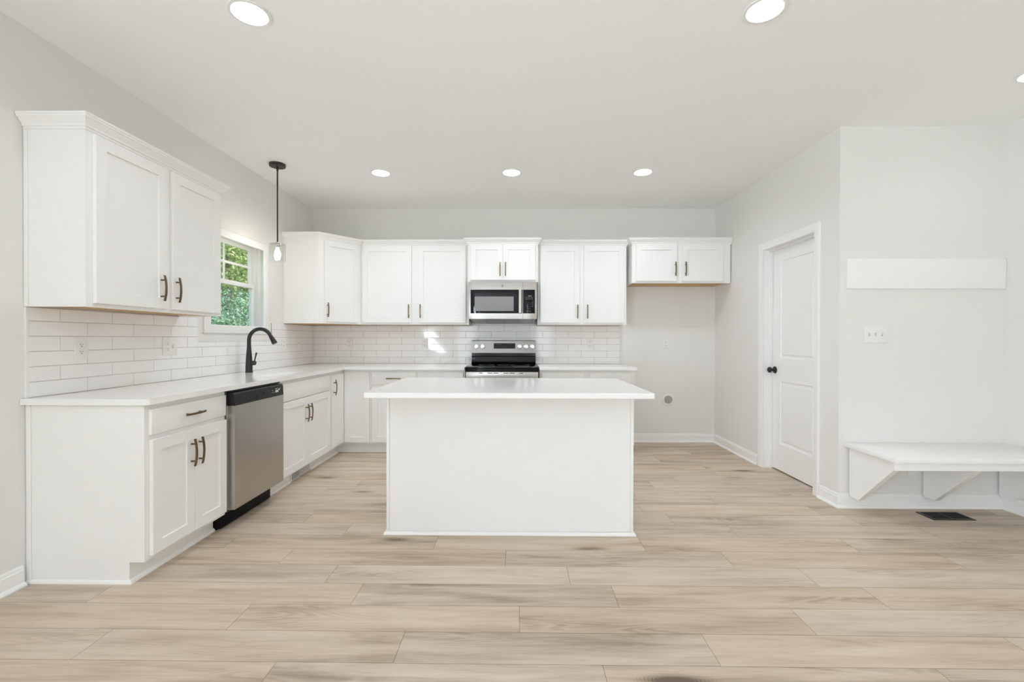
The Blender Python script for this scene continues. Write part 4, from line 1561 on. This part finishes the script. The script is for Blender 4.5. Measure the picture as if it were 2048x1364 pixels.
o = obj('glass_shade', bm, M['shade'], c)
o['label'] = 'clear seeded glass cylinder'
bm = bmesh.new()
lathe(bm, [(0, -0.7355), (0.011, -0.7355), (0.012, -0.750), (0.020, -0.768), (0.0255, -0.790), (0.0245, -0.806), (0.017, -0.822), (0, -0.828)], 24)
obj('bulb', bm, M['bulb'], c)

# ------------------------------------------------------------------ bench, rail, floor register
c = root('wall_bench', 'white wall-mounted bench with triangular brackets in the right alcove', 'bench', (2.36, YN, 0))
x1 = XN - 2.36 - 0.002
bm = bmesh.new()
box(bm, 0.0, x1, -0.450, -0.002, 0.437, 0.468, 0.003)
obj('seat', bm, M['trim'], c)
bm = bmesh.new()
box(bm, 0.012, x1, -0.425, -0.407, 0.385, 0.4365, 0.001)
obj('apron', bm, M['trim'], c)
for bx in (0.026, 0.552, 1.090):
    bm = bmesh.new()
    prism(bm, [(-0.0155, 0.4365), (-0.0155, 0.102), (-0.030, 0.086), (-0.105, 0.086), (-0.4065, 0.385), (-0.4065, 0.4365)], 'x', bx, bx + 0.036 if bx < 1.08 else x1 - 0.001)
    obj('bracket', bm, M['trim'], c, bevel=0.001)

bm = bmesh.new()
box(bm, 2.364, XN - 0.002, YN - 0.019, YN - 0.0005, 1.575, 1.790, 0.002)
tag(obj('coat_rail', bm, M['trim']), 'long flat white coat rail board on wall above the bench', 'rail')

c = root('floor_register', 'dark bronze floor register under the bench', 'vent', (2.935, 3.148, 0))
bm = bmesh.new()
sweep(bm, [(-0.125, -0.054), (0.125, -0.054), (0.125, 0.054), (-0.125, 0.054)], [(0, 0.0004), (0.018, 0.0004), (0.015, 0.004), (0, 0.0055)], closed=True)
box(bm, -0.004, 0.004, -0.054, 0.054, 0.001, 0.005)
obj('register_frame', bm, M['register'], c)
bm = bmesh.new()
for k in range(20):
    x = -0.122 + k * 0.0128
    box(bm, x, x + 0.0035, -0.054, 0.054, 0.001, 0.0042)
obj('louvers', bm, M['register'], c)
bm = bmesh.new()
box(bm, -0.125, 0.125, -0.054, 0.054, 0.0004, 0.0009)
obj('duct_opening', bm, M['dark'], c)

# ------------------------------------------------------------------ outdoors beyond the kitchen window
bm = bmesh.new()
vs = [bm.verts.new(p) for p in ((-40, -20, -0.45), (-2.62, -20, -0.45), (-2.62, 45, -0.45), (-40, 45, -0.45))]
bm.faces.new(vs)
box(bm, -40, -2.62, -20, 45, -0.60, -0.4505)
o = struct('ground', bm, M['lawn'])

def foliage(name, label, cat, base, blobs, count, size, mat, seed, trunk=None):
    rnd = random.Random(seed)
    c = root(name, label, cat, base)
    bm = bmesh.new()
    cl = bm.loops.layers.float_color.new('leaf')
    tot = sum(b[3] ** 2 for b in blobs)
    for (bx, by, bz, br) in blobs:
        for _ in range(int(count * br * br / tot)):
            while True:
                p = Vector((rnd.uniform(-1, 1), rnd.uniform(-1, 1), rnd.uniform(-1, 1)))
                if 0.35 < p.length < 1 and rnd.random() < p.length ** 1.5:
                    break
            q = Vector((bx, by, bz)) + Vector((p.x, p.y, p.z * 0.85)) * br
            nrm = (p.normalized() * 0.7 + Vector((rnd.gauss(0, 1), rnd.gauss(0, 1), rnd.gauss(0, 1) + 0.5)) * 0.6).normalized()
            a = nrm.cross(Vector((rnd.gauss(0, 1), rnd.gauss(0, 1), rnd.gauss(0, 1)))).normalized()
            b = nrm.cross(a)
            s = size * rnd.uniform(0.6, 1.3)
            pts = (q - a * s, q + b * s * 0.45 - a * s * 0.1, q + a * s - nrm * s * 0.25, q - b * s * 0.45 - a * s * 0.1)
            f = bm.faces.new([bm.verts.new(v) for v in pts])
            t = min(1, max(0, rnd.gauss(0.45, 0.28)))
            for lp in f.loops:
                lp[cl] = (t, t, t, 1)
    obj('crown', bm, mat, c)
    if trunk:
        bm = bmesh.new()
        for pts, rr in trunk:
            tube(bm, pts, rr, 10)
        obj('trunk', bm, M['bark'], c)
    return c

foliage('tree', 'sunlit light green leafy tree outside, filling the window\'s upper panes', 'tree', (-9.6, 14.9, -0.45),
        [(0, 0, 4.6, 1.7), (0.6, -1.3, 4.1, 1.3), (-0.6, 1.2, 4.4, 1.5), (0.2, -0.6, 5.8, 1.4), (0.5, 0.9, 3.5, 1.1)], 21000, 0.062, M['leaf_light'], 3,
        [([(0, 0, -0.02), (0.05, 0.05, 1.5), (0.0, 0.1, 3.2), (0.1, 0, 5.0)], [0.20, 0.16, 0.12, 0.05]), ([(0, 0.08, 2.4), (0.5, -0.6, 3.6), (0.8, -1.2, 4.4)], [0.09, 0.06, 0.03])])
foliage('shrub', 'dense dark green shrub outside, in the window\'s lower pane', 'shrub', (-7.9, 12.2, -0.45),
        [(0, 0, 1.4, 1.25), (-0.3, 1.2, 1.6, 1.2), (0.3, -1.2, 1.3, 1.1), (-0.2, 0.5, 2.3, 0.9)], 18000, 0.046, M['leaf_dark'], 5,
        [([(0, 0, -0.02), (0, 0.1, 1.6)], [0.08, 0.04])])
foliage('tree', 'mid green tree outside, standing behind the light green tree and shrub', 'tree', (-16.5, 21.5, -0.45),
        [(0, 0, 4.5, 2.6), (1.0, -2.4, 3.6, 2.2), (-1.0, 2.6, 4.0, 2.4), (0.3, 0.5, 7.0, 2.2), (1.4, -1.0, 1.8, 1.7), (0.2, 2.5, 1.8, 1.7)], 20000, 0.10, M['leaf_mid'], 8,
        [([(0, 0, -0.02), (0.1, 0, 2.5), (0, 0.1, 6.0)], [0.28, 0.22, 0.1])])
